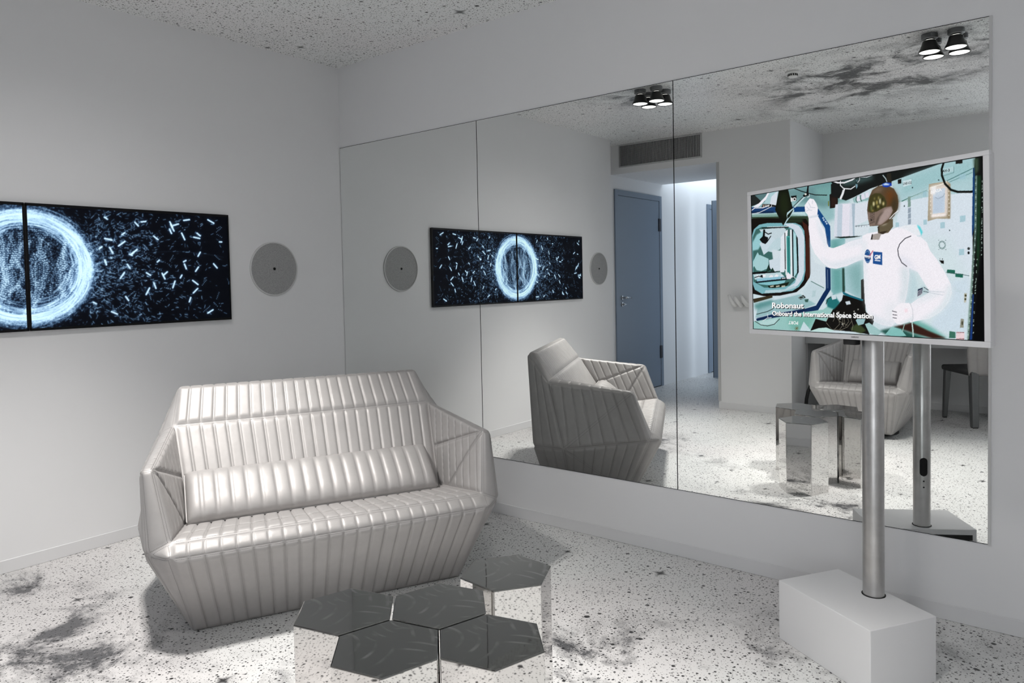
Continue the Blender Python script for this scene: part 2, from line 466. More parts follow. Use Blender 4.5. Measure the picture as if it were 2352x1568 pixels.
TV_PICTURE = """
0 203 221 228 0 1 -10 -87 1005 -18 1006 1009 -10 1014
0 150 192 196 6 1 -2 -5 427 -10 440 246 312 298 -2 174
0 96 140 142 8 0.8 181 5 427 -1 464 129 390 167 251 95
0 118 170 168 8 1 338 22 464 25 506 146 427 148 364 109
0 35 40 38 0 1 0 0 46 0 107 -1 96 54 0 85
0 90 125 128 0 1 18 -1 122 -12 137 44 69 69
0 170 205 212 0 1 96 1 159 -4 159 86 107 134 69 108
0 214 222 232 0 1 118 35 153 1 144 112 101 123
0 240 238 245 0 1 0 95 46 69 84 28 99 -1 108 1 88 48 46 94 0 120
0 200 230 236 0 1 0 135 30 120 84 93 129 138 129 181 0 165
0 25 22 18 0 1 67 78 114 89 159 110 159 120 114 106 108 115 61 100
0 225 190 170 0 1 69 83 74 85 74 92 69 90
0 225 190 170 0 1 69 93 74 95 74 102 69 100
0 220 215 205 0 1 79 85 84 87 84 94 79 92
0 220 215 205 0 1 79 95 84 97 84 104 79 102
0 220 215 205 0 1 89 87 94 89 94 96 89 94
0 220 215 205 0 1 89 97 94 99 94 106 89 104
0 220 215 205 0 1 99 89 104 91 104 98 99 96
0 220 215 205 0 1 99 99 104 101 104 107 99 105
0 24 66 120 0 1 2 90 295 140 299 176 2 135
0 12 40 80 2 1 2 120 129 143 129 159 2 137
1 240 240 245 4 1 0 115 22 99 69 106 105 95
1 235 238 242 3 1 0 140 46 138 84 122 116 107 119 93
0 190 220 225 0 1 0 140 292 175 299 205 0 160
0 120 160 150 3 1 0 145 159 164 299 205 285 216 0 167
0 50 70 50 0 1 2 163 312 207 338 266 285 258 181 223 14 217
0 20 14 8 0 1 0 175 53 178 299 223 325 300 329 536 312 626 285 680 244 725 159 748 69 753 0 734
0 70 32 20 0 1 278 234 305 270 313 335 315 607 299 652 292 606 297 351 285 276
0 40 60 40 4 1 216 210 285 221 278 247 181 232
0 120 180 190 0 1 2 305 14 256 46 226 92 221 244 244 272 265 289 304 293 405 292 579 282 643 258 688 223 716 122 729 54 734 14 704 0 654
0 205 218 230 0 1 181 240 230 245 261 265 279 298 289 350 285 588 272 642 251 679 216 702 181 706 237 660 257 586 258 401 251 336 234 287 209 265
0 178 208 216 0 1 77 709 181 704 230 678 244 693 159 727 69 729
0 60 110 105 0 1 6 315 26 258 61 245 195 265 230 287 250 336 255 438 255 586 237 641 209 678 159 691 69 690 6 644
0 196 214 222 0 1 46 261 181 266 195 282 188 337 152 390 115 367 69 313
0 150 205 212 2 1 4 355 30 298 69 274 61 361 38 408 4 414
0 160 208 212 0 1 6 494 34 427 46 458 38 477 4 544
0 200 218 228 0 1 46 364 107 308 137 350 129 397 69 450
0 190 214 222 0 1 84 422 129 349 152 333 181 355 159 420 115 435
0 208 222 230 1 1 115 415 173 430 195 480 173 516 122 503
0 165 208 212 0 1 6 514 46 448 96 481 96 549 54 567 26 560
0 205 220 230 0 1 98 491 159 477 191 508 188 569 129 575 103 550
0 222 230 238 0 1 166 335 195 291 204 283 191 527 181 583 159 582 163 429
0 235 238 242 0 1 191 295 199 294 196 602 188 602
0 20 20 24 0 1 186 304 191 304 190 564 185 564
0 70 165 160 0 1 196 329 215 331 214 608 196 607
0 40 120 120 0 1 202 339 211 340 209 603 202 603
0 225 235 240 0 1 216 285 225 286 225 622 215 622
0 15 15 25 0 1 226 286 232 289 231 632 226 632
0 170 215 222 0 1 232 296 246 326 250 586 232 623
0 20 20 20 0 1 248 335 255 346 258 586 248 605 251 531
1 15 15 18 5 1 63 253 114 259 208 267
1 230 232 236 2 1 92 249 216 264
0 12 14 14 0 1 46 335 65 313 69 264 80 266 77 314 96 326 92 355 80 373 61 361
1 14 16 16 5 1 73 279 96 302 115 297
1 14 16 16 5 1 61 322 54 341 88 359 111 318
0 12 16 16 0 1 2 574 96 569 107 560 96 520 88 578 159 572 115 587 2 589
0 30 60 50 0 1 80 573 96 520 101 574
0 30 60 50 0 1 103 574 118 546 129 575
0 190 215 222 0 1 6 589 159 582 181 611 188 626 14 629
0 236 236 240 0 1 19 612 30 595 44 602 41 614
0 236 236 240 0 1 54 609 65 592 79 598 76 611
0 236 236 240 0 1 96 615 107 598 121 605 118 617
0 236 236 240 0 1 126 612 137 595 150 601 147 614
0 236 236 240 0 1 156 620 166 603 179 609 176 621
1 14 14 20 4 1 14 614 38 605 61 614
0 20 24 30 0 1 62 604 61 607 60 610 58 611 55 612 52 611 50 609 49 607 48 604 49 601 50 598 52 597 55 596 58 597 60 599 61 601
0 140 195 215 0 1 22 623 181 611 188 630 30 645
1 12 14 30 6 1 21 649 115 639 202 631
0 130 195 205 0 1 30 656 188 640 181 658 115 676 46 665
0 25 35 20 0 1 88 674 159 666 209 652 195 680 129 694 96 693
0 190 190 170 0 1 103 678 123 674 123 684 103 687
0 190 190 170 0 1 135 678 155 675 155 684 135 688
0 190 190 170 0 1 166 679 185 676 185 685 166 689
0 18 18 20 0 1 163 620 191 617 191 629 163 631
0 225 230 235 0 1 168 623 188 621 188 627 168 629
1 230 232 238 2 1 195 583 244 632 255 651
0 236 232 240 0 1 191 607 202 584 220 613 216 631 195 631
0 18 22 10 0 1 159 2 209 4 232 138 229 156 181 256 175 241 137 135
0 30 40 16 8 1 166 21 202 19 216 126 188 205 159 124
0 180 210 218 0 1 199 184 202 165 227 144 239 135 239 162 195 235 184 257 181 251 202 207
0 20 34 20 0 1 202 184 230 151 236 148 216 196 203 208
0 15 18 16 0 1 223 52 252 55 252 91 230 91
1 190 215 220 7 1 239 139 278 91 299 68
1 20 24 24 3 1 236 127 285 74
0 15 15 15 0 1 284 60 302 52 309 -3 315 1 313 53 315 67 299 73 289 75
0 220 220 210 0 1 304 58 304 61 302 63 301 64 299 64 297 63 295 61 294 59 293 56 294 53 295 51 297 50 299 50 301 51 302 53 304 55
1 225 228 230 3 1 317 58 317 76 307 79
1 20 25 22 4 1 241 3 278 32 312 53 345 71 402 85
1 210 225 228 3 1 338 -5 358 9 371 -2
0 120 130 60 0 1 406 126 412 125 412 158 406 159
0 28 20 14 0 1 414 83 427 78 435 97 453 107 451 174 415 176
0 48 30 22 2 1 421 103 449 113 447 169 421 168
0 12 68 130 0 1 236 137 292 144 292 175 241 167
0 14 75 140 0 1 338 135 355 156 415 290 416 427 399 430 395 354 390 300 364 234 348 186
0 10 50 110 0 1 399 355 405 355 405 426 400 430
0 10 45 95 0 1 389 557 413 568 413 709 352 847 312 858 272 864 115 918 30 961 18 922 122 879 285 840 342 816 390 704
0 8 36 80 3 1 22 917 285 840 299 858 122 917 30 957
1 180 200 220 2 1 400 576 400 700
0 190 212 232 0 1 382 226 387 234 382 240 377 232
0 190 212 232 0 1 386 239 391 247 386 253 381 245
0 190 212 232 0 1 394 252 399 260 394 266 389 258
0 190 212 232 0 1 399 265 404 273 399 279 394 271
0 208 222 230 2 1 315 353 390 309 390 700 316 644
0 215 228 234 0 1 368 288 390 309 388 557 339 527 319 426
0 196 216 224 0 1 279 716 316 651 390 708 339 812 285 762
0 170 200 205 0 0.6 326 717 342 712 339 753 322 762
1 60 110 100 3 1 319 651 381 698
0 150 190 195 1 1 38 803 159 772 265 739 285 762 342 807 285 837 122 877 14 913
0 60 50 30 0 1 2 773 115 744 115 763 6 803
0 30 30 25 0 1 251 762 279 744 292 762 265 776
0 180 210 212 0 0.8 283 760 282 764 279 767 274 769 268 770 263 769 258 767 255 764 253 760 255 757 258 754 263 752 268 751 274 752 279 754 282 757
0 20 30 26 0 1 279 760 278 762 276 764 272 765 268 766 265 766 261 764 259 763 258 760 259 758 261 757 265 755 268 755 272 755 276 757 278 758
0 60 100 90 0 1 285 776 306 771 302 794 289 794
0 90 150 150 6 1 6 813 115 777 115 811 18 853
1 20 24 20 3 1 22 887 84 865 115 845
0 150 200 195 0 1 2 943 130 907 285 863 377 842 428 788 464 839 428 919 312 990 2 998
0 120 185 172 8 1 195 914 312 871 339 897 299 991 216 997
0 180 215 214 4 1 30 942 144 907 130 955 46 970
1 15 15 15 3 1 10 938 46 965 84 970 122 956 152 916
1 220 228 230 3 1 57 935 81 914 107 908
1 210 220 226 3 1 84 880 88 914
0 198 220 226 0 1 279 928 316 989 258 994
1 110 100 50 2 1 243 978 255 977
1 110 100 50 2 1 243 978 251 989
1 110 100 50 2 1 243 978 242 994
1 110 100 50 2 1 243 978 233 990
1 110 100 50 2 1 243 978 230 977
1 110 100 50 2 1 243 978 235 966
1 110 100 50 2 1 243 978 244 961
1 110 100 50 2 1 243 978 252 966
0 130 185 188 2 1 415 383 482 374 482 718 428 744 415 718
0 90 160 155 8 0.7 421 392 452 387 464 709 428 735
0 40 70 60 1 1 467 571 477 571 478 727 467 727
0 170 205 212 0 1 477 550 563 526 561 778 482 718
0 60 130 120 16 0.35 488 555 561 543 558 769 518 744
0 14 14 10 0 1 549 651 561 643 567 836 549 769
0 20 110 130 0 1 467 722 506 748 558 774 555 786 512 774 470 740
0 16 14 10 0 1 312 990 339 906 390 922 422 841 464 779 470 744 558 786 569 853 603 901 581 994 524 982 390 975
0 28 120 122 2 1 390 779 428 740 455 796 428 840 397 824
0 205 220 228 0 1 414 748 434 742 439 770 420 777
0 200 214 222 0 1 479 789 499 783 504 804 485 809
1 20 18 14 3 1 390 806 400 770 415 757
0 190 225 220 0 1 312 990 352 969 390 962 428 981 390 994 312 994
0 60 75 40 2 1 500 958 535 922 569 970 547 989 506 975
0 150 190 195 0 1 524 906 547 879 569 886 558 929 535 939
0 160 200 200 0 1 564 929 581 919 635 973 614 1000 581 986
1 165 158 140 1.6 0.85 390 922 403 885 428 876 449 901 452 936 428 972
1 165 158 140 1.6 0.85 422 920 440 866 470 882 476 925 452 970
1 165 158 140 1.6 0.85 452 979 488 951 506 915
1 165 158 140 1.6 0.85 428 867 452 918 488 942
1 165 158 140 1.6 0.85 464 891 482 873 494 916 476 951
1 165 158 140 1.6 0.85 390 930 415 973 464 974
1 165 158 140 1.6 0.85 440 849 464 891 470 952
1 165 158 140 1.6 0.85 500 881 512 940 506 975
0 200 200 190 0 0.8 452 857 452 859 451 861 450 862 449 863 448 862 447 861 446 859 446 857 446 855 447 854 448 853 449 852 450 852 451 854 452 855
0 200 200 190 0 0.8 476 861 476 863 476 864 475 865 473 866 472 866 471 864 471 863 470 861 471 859 471 857 472 856 473 856 475 856 476 857 476 859
0 200 200 190 0 0.8 498 881 498 883 498 885 497 886 496 887 494 886 493 885 493 883 493 882 493 880 493 878 494 877 495 876 497 877 498 878 498 879
0 200 200 190 0 0.8 521 850 520 852 520 854 519 855 518 856 517 855 516 854 515 853 515 851 515 849 516 847 517 846 518 845 519 846 520 847 520 849
0 200 200 190 0 0.8 538 837 538 839 537 841 536 842 535 842 534 842 533 841 533 839 532 837 533 835 533 834 534 833 535 832 536 833 537 834 538 835
0 200 200 190 0 0.8 431 893 431 895 430 897 429 898 428 898 427 898 426 897 425 895 425 893 425 891 426 890 427 888 428 888 429 888 430 889 431 891
0 200 200 190 0 0.8 467 935 467 937 467 938 466 940 464 940 463 940 462 939 462 937 461 935 462 933 462 931 463 930 464 930 466 930 467 931 467 933
0 22 26 24 0 1 421 0 1000 -1 1000 17 871 2 680 61 594 85 523 124 488 138 440 106 421 89
0 110 160 160 0 1 338 -5 421 -1 427 16 377 22 338 22
0 70 100 100 6 0.8 464 -1 602 4 608 30 546 44 482 46
0 45 40 30 0 1 661 11 677 11 680 76 661 72
1 235 235 240 6 1 430 -2 452 15 482 22 517 12 529 2
1 230 232 236 4 1 465 1 464 34 479 59 511 69 529 55
1 225 228 232 4 1 476 67 470 95 467 125
0 230 232 236 0 1 459 119 470 87 482 55 485 64 479 93 467 129
1 210 215 220 3 1 549 -6 549 20 540 35
1 200 205 212 3 1 546 2 580 11 602 4
1 190 210 215 3 1 645 15 656 38 661 59
0 120 160 175 0 1 529 32 538 17 540 60 535 75
0 40 60 60 0 1 540 36 540 40 539 43 537 45 535 45 532 44 531 41 529 37 529 33 529 30 531 27 532 25 535 25 537 26 539 29 540 32
0 214 220 232 0 1 440 154 476 155 528 164 524 370 461 375 431 367
0 190 206 220 0 1 452 154 473 157 469 372 445 371
0 228 226 238 0 1 473 158 506 160 500 371 467 372
0 170 190 205 0 1 514 162 528 164 524 370 517 371
0 24 40 36 0 1 431 365 523 370 558 374 523 379 464 378
0 217 224 234 0 1 528 169 597 164 597 272 524 307
0 214 226 234 0 1 524 307 591 308 580 369 524 369
1 60 70 80 1.6 1 527 309 591 306
1 60 70 80 1.6 1 532 305 532 314
1 60 70 80 1.6 1 543 307 543 315
1 60 70 80 1.6 1 555 308 555 317
1 60 70 80 1.6 1 566 310 566 319
1 60 70 80 1.6 1 577 312 577 320
0 150 190 190 0 1 517 131 535 122 583 105 594 155 535 160 523 158
0 225 225 238 0 1 534 123 548 120 552 152 536 156
0 225 225 238 0 1 554 115 568 111 572 144 556 147
0 225 225 238 0 1 571 109 585 105 588 137 573 141
1 70 110 100 4 1 535 122 532 143 538 161
1 70 110 100 4 1 553 117 551 138 556 156
0 176 208 214 0 1 680 61 871 1 974 -1 968 216 807 198 698 216
0 150 196 200 10 0.7 733 49 871 8 968 6 964 107 853 117 708 162
0 214 226 236 0 1 703 193 807 183 964 186 958 621 943 869 881 722 698 352
0 208 226 230 14 0.8 708 401 881 422 951 650 939 957 808 952 734 641
0 205 222 234 6 1 845 684 951 650 943 957 817 952
0 110 180 170 5 1 699 908 774 892 826 936 882 999 759 987
0 60 30 20 2 1 681 938 749 909 808 952 873 992 827 997 759 972
0 35 90 80 3 1 625 966 688 937 759 979 822 1005 657 996
0 130 195 190 0 1 646 989 673 938 709 952 729 990 683 998
0 28 26 22 0 1 703 57 717 55 717 83 704 83
0 28 26 22 0 1 910 -2 933 -2 933 23 910 21
0 205 225 230 0 1 723 70 755 66 755 97 724 104
0 190 215 220 0 0.6 868 35 904 32 904 58 868 66
1 90 130 130 1.5 1 869 76 904 66 904 34
1 60 120 110 4 1 718 188 753 172 812 145
1 210 230 230 2 1 718 193 758 171 816 143
1 80 130 130 3 1 874 110 964 60
1 90 140 140 2 1 874 122 964 81
0 130 160 150 0 1 741 167 751 165 751 196 740 197
0 130 160 150 0 1 741 198 752 196 751 227 740 228
0 150 165 180 0 1 741 234 752 231 751 262 740 263
0 150 165 180 0 1 741 267 752 264 751 295 740 296
0 150 165 180 0 1 741 300 752 298 751 329 740 330
0 158 198 210 0 0.8 923 310 941 309 940 343 922 345
0 158 198 210 0 0.8 856 336 872 335 872 369 856 370
0 158 198 210 0 0.8 919 494 935 492 935 526 918 526
0 158 198 210 0 0.8 797 312 809 311 809 341 797 341
0 158 198 210 0 0.8 693 311 706 312 706 337 693 338
0 158 198 210 0 0.8 923 82 942 81 942 110 923 111
0 158 198 210 0 0.8 796 150 809 146 809 177 796 179
0 50 70 75 0 1 761 117 761 119 760 120 759 121 758 121 757 120 757 119 756 118 756 116 756 114 757 113 757 112 758 112 759 112 760 113 761 115
0 50 70 75 0 1 730 219 729 221 729 222 728 223 727 223 726 223 725 221 725 220 725 218 725 216 725 215 726 214 727 214 728 214 729 215 729 217
0 50 70 75 0 1 855 96 855 98 854 99 853 100 853 100 852 99 851 98 850 97 850 95 850 93 851 92 852 91 853 91 853 92 854 93 855 94
0 50 70 75 0 1 890 385 890 387 889 388 889 389 888 389 887 388 886 387 886 386 886 384 886 383 886 381 887 380 888 380 889 381 889 382 890 383
0 172 160 135 0 1 818 110 881 108 892 126 890 319 874 318 844 312 812 322 815 215
0 225 214 205 5 1 821 124 881 116 888 155 885 296 826 305 822 201
0 200 214 228 0 1 833 146 874 144 872 282 830 283
0 190 206 224 2 1 834 188 870 188 868 278 833 278
0 238 236 236 2 1 825 129 844 124 840 174 826 171
0 248 240 238 2 1 826 286 876 289 876 302 826 300
0 150 135 105 2 1 885 124 891 126 890 319 882 318 884 221
1 245 240 230 3 1 821 132 867 120 879 109
1 150 165 180 2 1 840 190 849 201 867 191 872 174
0 250 240 225 0 0.8 824 140 824 142 823 143 823 144 822 144 821 143 821 142 820 141 820 140 820 138 821 137 821 136 822 136 823 137 823 138 824 139
0 250 240 225 0 0.8 888 166 888 167 887 168 887 169 886 169 886 169 885 168 885 167 884 165 885 164 885 163 886 162 886 162 887 162 887 163 888 165
0 250 240 225 0 0.8 826 164 826 165 825 166 825 167 824 167 823 167 823 166 822 164 822 163 822 161 823 160 823 160 824 159 825 160 825 161 826 162
0 250 240 225 0 0.8 888 188 887 190 887 191 886 191 886 192 885 191 885 190 884 189 884 188 884 186 885 185 885 184 886 184 886 185 887 186 887 187
0 250 240 225 0 0.8 825 187 825 188 825 189 824 190 823 190 823 189 822 189 822 187 821 186 822 184 822 183 823 182 823 182 824 183 825 184 825 185
0 250 240 225 0 0.8 887 211 887 212 887 213 886 214 885 214 885 213 884 213 884 211 884 210 884 208 884 207 885 207 885 206 886 207 887 208 887 209
0 250 240 225 0 0.8 825 209 825 211 824 212 824 213 823 213 822 212 822 211 821 210 821 209 821 207 822 206 822 205 823 205 824 206 824 207 825 208
0 250 240 225 0 0.8 889 233 889 235 888 236 888 236 887 237 887 236 886 235 886 234 885 233 886 231 886 230 887 229 887 229 888 230 888 231 889 232
0 250 240 225 0 0.8 824 232 824 234 824 235 823 235 822 236 822 235 821 234 821 233 821 231 821 230 821 229 822 228 822 228 823 228 824 229 824 231
0 250 240 225 0 0.8 889 256 888 257 888 258 887 259 887 259 886 259 886 258 885 256 885 255 885 254 885 252 886 252 887 252 887 252 888 253 888 254
0 250 240 225 0 0.8 824 255 824 256 823 258 823 258 822 258 821 258 821 257 820 256 820 254 820 253 821 252 821 251 822 251 823 251 823 252 824 254
0 250 240 225 0 0.8 888 278 888 279 888 280 887 281 886 281 886 281 885 280 885 279 885 277 885 276 885 275 886 274 886 274 887 274 888 275 888 276
0 250 240 225 0 0.8 826 278 826 280 825 281 825 282 824 282 823 281 823 280 822 279 822 278 822 276 823 275 823 274 824 274 825 275 825 275 826 277
0 250 240 225 0 0.8 888 300 888 302 887 303 887 303 886 304 885 303 885 302 884 301 884 300 884 298 885 297 885 296 886 296 887 297 887 297 888 299
1 16 20 14 8 1 870 2 863 36 864 74 874 122 894 160 916 176 959 185 999 183
0 110 140 140 0 1 870 462 874 461 874 470 870 468
0 110 140 140 0 1 869 470 874 473 871 481 868 475
0 110 140 140 0 1 867 476 870 484 866 488 864 479
0 110 140 140 0 1 863 480 864 489 859 488 860 479
0 110 140 140 0 1 859 478 857 487 853 482 856 475
0 110 140 140 0 1 855 473 852 479 850 471 854 468
0 110 140 140 0 1 854 466 849 467 849 458 854 460
0 110 140 140 0 1 854 458 850 454 852 447 855 453
0 110 140 140 0 1 856 451 853 444 857 440 859 449
0 110 140 140 0 1 860 448 859 439 864 440 863 448
0 110 140 140 0 1 864 449 866 441 870 446 867 452
0 110 140 140 0 1 868 454 871 449 874 457 869 459
0 70 90 90 0 1 852 436 851 436 851 437 851 438 850 438 850 437 849 437 849 436 849 435 849 434 849 434 850 433 850 433 851 433 851 434 851 435
0 70 90 90 0 1 876 438 876 439 875 440 875 440 874 440 874 440 873 440 873 439 873 438 873 437 873 436 874 436 874 436 875 436 875 437 876 437
0 70 90 90 0 1 852 488 851 489 851 490 851 491 850 491 850 490 849 490 849 489 849 488 849 487 849 487 850 486 850 486 851 486 851 487 851 488
0 70 90 90 0 1 876 491 876 492 875 492 875 493 874 493 874 493 873 492 873 491 873 491 873 490 873 489 874 489 874 488 875 489 875 489 876 490
0 20 26 26 0 1 954 493 954 496 953 499 951 500 950 501 949 500 947 498 946 496 946 493 946 489 947 487 949 485 950 485 951 486 953 487 954 490
0 20 26 26 0 1 953 517 953 520 952 522 951 524 950 524 948 524 947 522 946 519 946 516 946 513 947 510 948 509 950 508 951 509 952 511 953 513
0 120 130 130 0 1 953 491 952 492 952 493 952 494 951 494 950 493 950 493 949 492 949 491 949 490 950 489 950 488 951 488 951 488 952 489 952 490
0 20 20 16 0 1 851 549 867 552 867 571 859 568
0 40 40 40 0 1 855 541 855 542 855 543 854 544 854 544 853 544 853 543 853 542 853 541 853 540 853 539 853 538 854 538 854 538 855 539 855 540
0 40 40 40 0 1 864 543 864 544 864 545 863 546 863 546 862 546 862 545 861 544 861 543 861 542 862 541 862 540 863 540 863 540 864 541 864 542
0 30 110 90 0 1 878 603 905 608 904 630 877 623
0 30 110 90 0 1 906 626 931 631 930 652 905 646
1 60 90 90 2 1 875 618 905 627 951 642
0 225 235 238 0 1 951 621 959 621 959 657 952 657
0 190 190 175 0 1 934 737 943 737 940 788 933 789
0 70 70 40 0 1 942 750 942 753 941 755 940 756 939 757 937 756 936 755 936 753 935 750 936 748 936 746 937 744 939 744 940 744 941 746 942 748
0 70 70 40 0 1 941 770 941 773 940 775 939 776 938 777 937 776 935 775 935 773 934 770 935 768 935 765 937 764 938 764 939 764 940 765 941 768
0 150 150 135 0 1 922 879 932 880 931 928 919 929
0 80 80 60 0 1 930 903 930 907 929 911 928 914 927 915 926 914 925 911 924 907 924 903 924 898 925 895 926 892 927 891 928 892 929 894 930 898
0 195 215 222 0 0.5 902 704 926 726 921 737 898 715
0 60 120 100 0 1 884 950 904 954 904 990 882 990
0 235 210 215 0 1 908 952 934 952 933 994 905 995
0 110 40 50 0 1 909 953 912 953 910 959 907 960
0 110 40 50 0 1 909 989 912 989 910 995 907 995
0 110 40 50 0 1 915 953 918 953 915 959 912 959
0 110 40 50 0 1 915 989 918 988 916 994 912 995
0 110 40 50 0 1 920 953 923 952 921 958 918 959
0 110 40 50 0 1 920 988 923 988 921 994 918 994
0 110 40 50 0 1 925 952 928 952 926 958 923 958
0 110 40 50 0 1 925 988 928 987 926 993 923 994
0 110 40 50 0 1 930 952 933 952 931 958 928 958
0 110 40 50 0 1 930 987 933 987 931 993 928 993
0 10 12 10 0 1 974 1 1000 0 1001 1000 943 1001 952 832 962 541 966 107
0 12 62 120 0 1 966 57 972 57 969 375 961 432 961 389
0 60 80 60 3 1 968 6 984 8 984 76 972 101
0 120 150 140 1 1 973 102 980 100 976 377 970 506 968 433
0 22 60 34 2 1 980 104 991 103 985 507 977 651 975 506
0 130 160 150 1 1 962 563 968 433 970 477 958 795 948 993 942 993 948 832
0 20 60 130 0 1 961 744 965 744 958 992 951 993
0 0 0 0 0 1 979 651 1001 437 1001 1000 962 1002
0 190 215 205 0 0.8 975 586 975 588 975 589 974 590 974 590 973 590 973 589 973 588 973 586 973 585 973 584 973 583 974 583 974 583 975 584 975 585
0 190 215 205 0 0.8 994 364 994 365 993 366 993 367 992 367 992 367 991 366 991 365 991 364 991 362 991 361 992 360 992 360 993 361 993 361 994 363
0 190 215 205 0 0.8 965 883 965 885 965 886 964 887 964 887 963 887 963 886 962 885 962 884 962 882 963 881 963 880 964 880 964 880 965 881 965 882
0 190 215 205 0 0.8 996 223 996 224 996 225 995 226 995 226 994 225 994 225 994 223 994 222 994 221 994 220 994 219 995 219 995 219 996 220 996 221
0 190 215 205 0 0.8 996 159 996 160 996 161 996 162 995 162 995 162 994 161 994 160 994 158 994 157 994 156 995 155 995 155 996 155 996 156 996 158
0 190 215 205 0 0.8 997 141 997 142 996 143 996 144 995 144 995 143 995 143 994 141 994 140 994 139 995 137 995 137 995 137 996 137 996 138 997 139
0 190 215 205 0 0.8 973 671 973 673 973 674 973 675 972 675 972 675 971 674 971 673 971 671 971 670 971 669 972 668 972 668 973 668 973 669 973 670
0 190 215 205 0 0.8 972 695 972 696 972 697 971 698 971 699 970 698 970 697 969 696 969 695 969 694 970 692 970 692 971 691 971 692 972 692 972 694
0 190 215 205 0 0.8 996 135 996 137 996 138 996 139 995 139 995 138 994 137 994 136 994 135 994 133 994 132 995 132 995 132 996 132 996 133 996 134
0 190 215 205 0 0.8 994 337 994 338 994 339 993 340 993 340 992 340 992 339 992 338 992 337 992 335 992 334 992 333 993 333 993 333 994 334 994 336
0 190 215 205 0 0.8 993 358 993 359 993 360 992 361 992 361 992 361 991 360 991 359 991 357 991 356 991 355 992 354 992 354 992 354 993 355 993 356
0 190 215 205 0 0.8 993 492 993 494 992 495 992 496 992 496 991 496 991 495 990 494 990 492 990 491 991 490 991 489 992 489 992 489 992 490 993 491
0 190 215 205 0 0.8 975 581 975 582 975 583 974 584 974 585 973 584 973 583 973 582 973 581 973 579 973 578 973 578 974 577 974 578 975 578 975 580
0 190 215 205 0 0.8 994 377 994 379 994 380 993 381 993 381 992 380 992 380 992 378 992 377 992 376 992 375 992 374 993 374 993 374 994 375 994 376
0 190 215 205 0 0.8 991 447 991 449 991 450 991 450 990 451 990 450 989 449 989 448 989 447 989 446 989 444 990 444 990 443 991 444 991 445 991 446
0 190 215 205 0 0.8 963 956 963 957 963 958 962 959 962 960 961 959 961 959 961 957 961 956 961 955 961 954 961 953 962 952 962 953 963 953 963 955
0 190 215 205 0 0.8 965 892 965 893 964 895 964 895 964 896 963 895 963 895 962 894 962 892 962 891 963 890 963 889 964 888 964 889 964 890 965 891
0 190 215 205 0 0.8 994 439 994 440 993 441 993 442 992 442 992 442 992 441 991 440 991 439 991 437 992 436 992 435 992 435 993 436 993 436 994 438
0 190 215 205 0 0.8 973 675 973 677 972 678 972 678 971 679 971 678 970 678 970 676 970 675 970 674 970 673 971 672 971 672 972 672 972 673 973 674
0 190 215 205 0 0.8 993 425 993 426 993 427 993 428 992 428 992 428 991 427 991 426 991 424 991 423 991 422 992 421 992 421 993 421 993 422 993 423
0 190 215 205 0 0.8 992 463 992 465 992 466 992 466 991 467 991 466 990 466 990 464 990 463 990 462 990 461 991 460 991 460 992 460 992 461 992 462
0 190 215 205 0 0.8 994 346 994 347 994 348 994 349 993 349 993 349 992 348 992 347 992 345 992 344 992 343 993 342 993 342 994 342 994 343 994 344
0 190 215 205 0 0.8 991 507 991 508 990 510 990 510 990 511 989 510 989 510 988 508 988 507 988 506 989 504 989 504 990 503 990 504 990 505 991 506
0 190 215 205 0 0.8 975 617 975 618 975 620 974 620 974 621 973 620 973 619 973 618 973 617 973 616 973 614 973 614 974 613 974 614 975 614 975 616
0 190 215 205 0 0.8 994 353 994 354 994 355 993 356 993 356 992 356 992 355 992 354 991 353 992 351 992 350 992 349 993 349 993 350 994 350 994 352
0 190 215 205 0 0.8 995 291 995 292 995 293 995 294 994 294 994 294 993 293 993 292 993 290 993 289 993 288 994 287 994 287 995 287 995 288 995 289
0 190 215 205 0 0.8 978 555 978 556 977 557 977 558 976 558 976 558 976 557 975 556 975 554 975 553 976 552 976 551 976 551 977 551 977 552 978 553
0 190 215 205 0 0.8 992 530 992 531 991 532 991 533 991 533 990 533 990 532 989 531 989 529 989 528 990 527 990 526 991 526 991 526 991 527 992 528
0 190 215 205 0 0.8 971 722 971 724 970 725 970 726 969 726 969 726 968 725 968 724 968 722 968 721 968 720 969 719 969 719 970 719 970 720 971 721
0 190 215 205 0 0.8 971 708 971 709 971 710 970 711 970 711 969 711 969 710 969 709 969 708 969 706 969 705 969 704 970 704 970 704 971 705 971 706
0 190 215 205 0 0.8 992 435 992 436 992 437 991 438 991 438 991 438 990 437 990 436 990 435 990 433 990 432 991 431 991 431 991 432 992 432 992 434
0 190 215 205 0 0.8 993 406 993 407 993 409 992 409 992 409 991 409 991 408 991 407 990 406 990 404 991 403 991 402 992 402 992 403 993 403 993 405
0 190 215 205 0 0.8 993 394 993 395 993 396 993 397 992 397 992 397 991 396 991 395 991 394 991 392 991 391 992 390 992 390 993 391 993 391 993 393
0 190 215 205 0 0.8 997 168 997 169 996 170 996 171 996 171 995 171 995 170 994 168 994 167 994 166 995 165 995 164 996 164 996 164 996 165 997 166
0 190 215 205 0 0.8 964 952 964 953 964 955 964 955 963 956 963 955 962 955 962 954 962 952 962 951 962 950 963 949 963 948 964 949 964 949 964 951
0 190 215 205 0 0.8 971 708 971 710 971 711 971 711 970 712 970 711 969 711 969 710 969 708 969 707 969 706 970 705 970 705 971 705 971 706 971 707
0 190 215 205 0 0.8 971 736 971 738 970 739 970 740 970 740 969 740 969 739 968 738 968 736 968 735 969 734 969 733 970 733 970 733 970 734 971 735
0 190 215 205 0 0.8 975 626 975 627 975 629 975 629 974 630 974 629 973 628 973 627 973 626 973 625 973 623 974 623 974 622 975 623 975 624 975 625
0 190 215 205 0 0.8 997 177 997 179 997 180 996 180 996 180 995 180 995 179 994 178 994 177 994 175 995 174 995 173 996 173 996 174 996 175 997 176
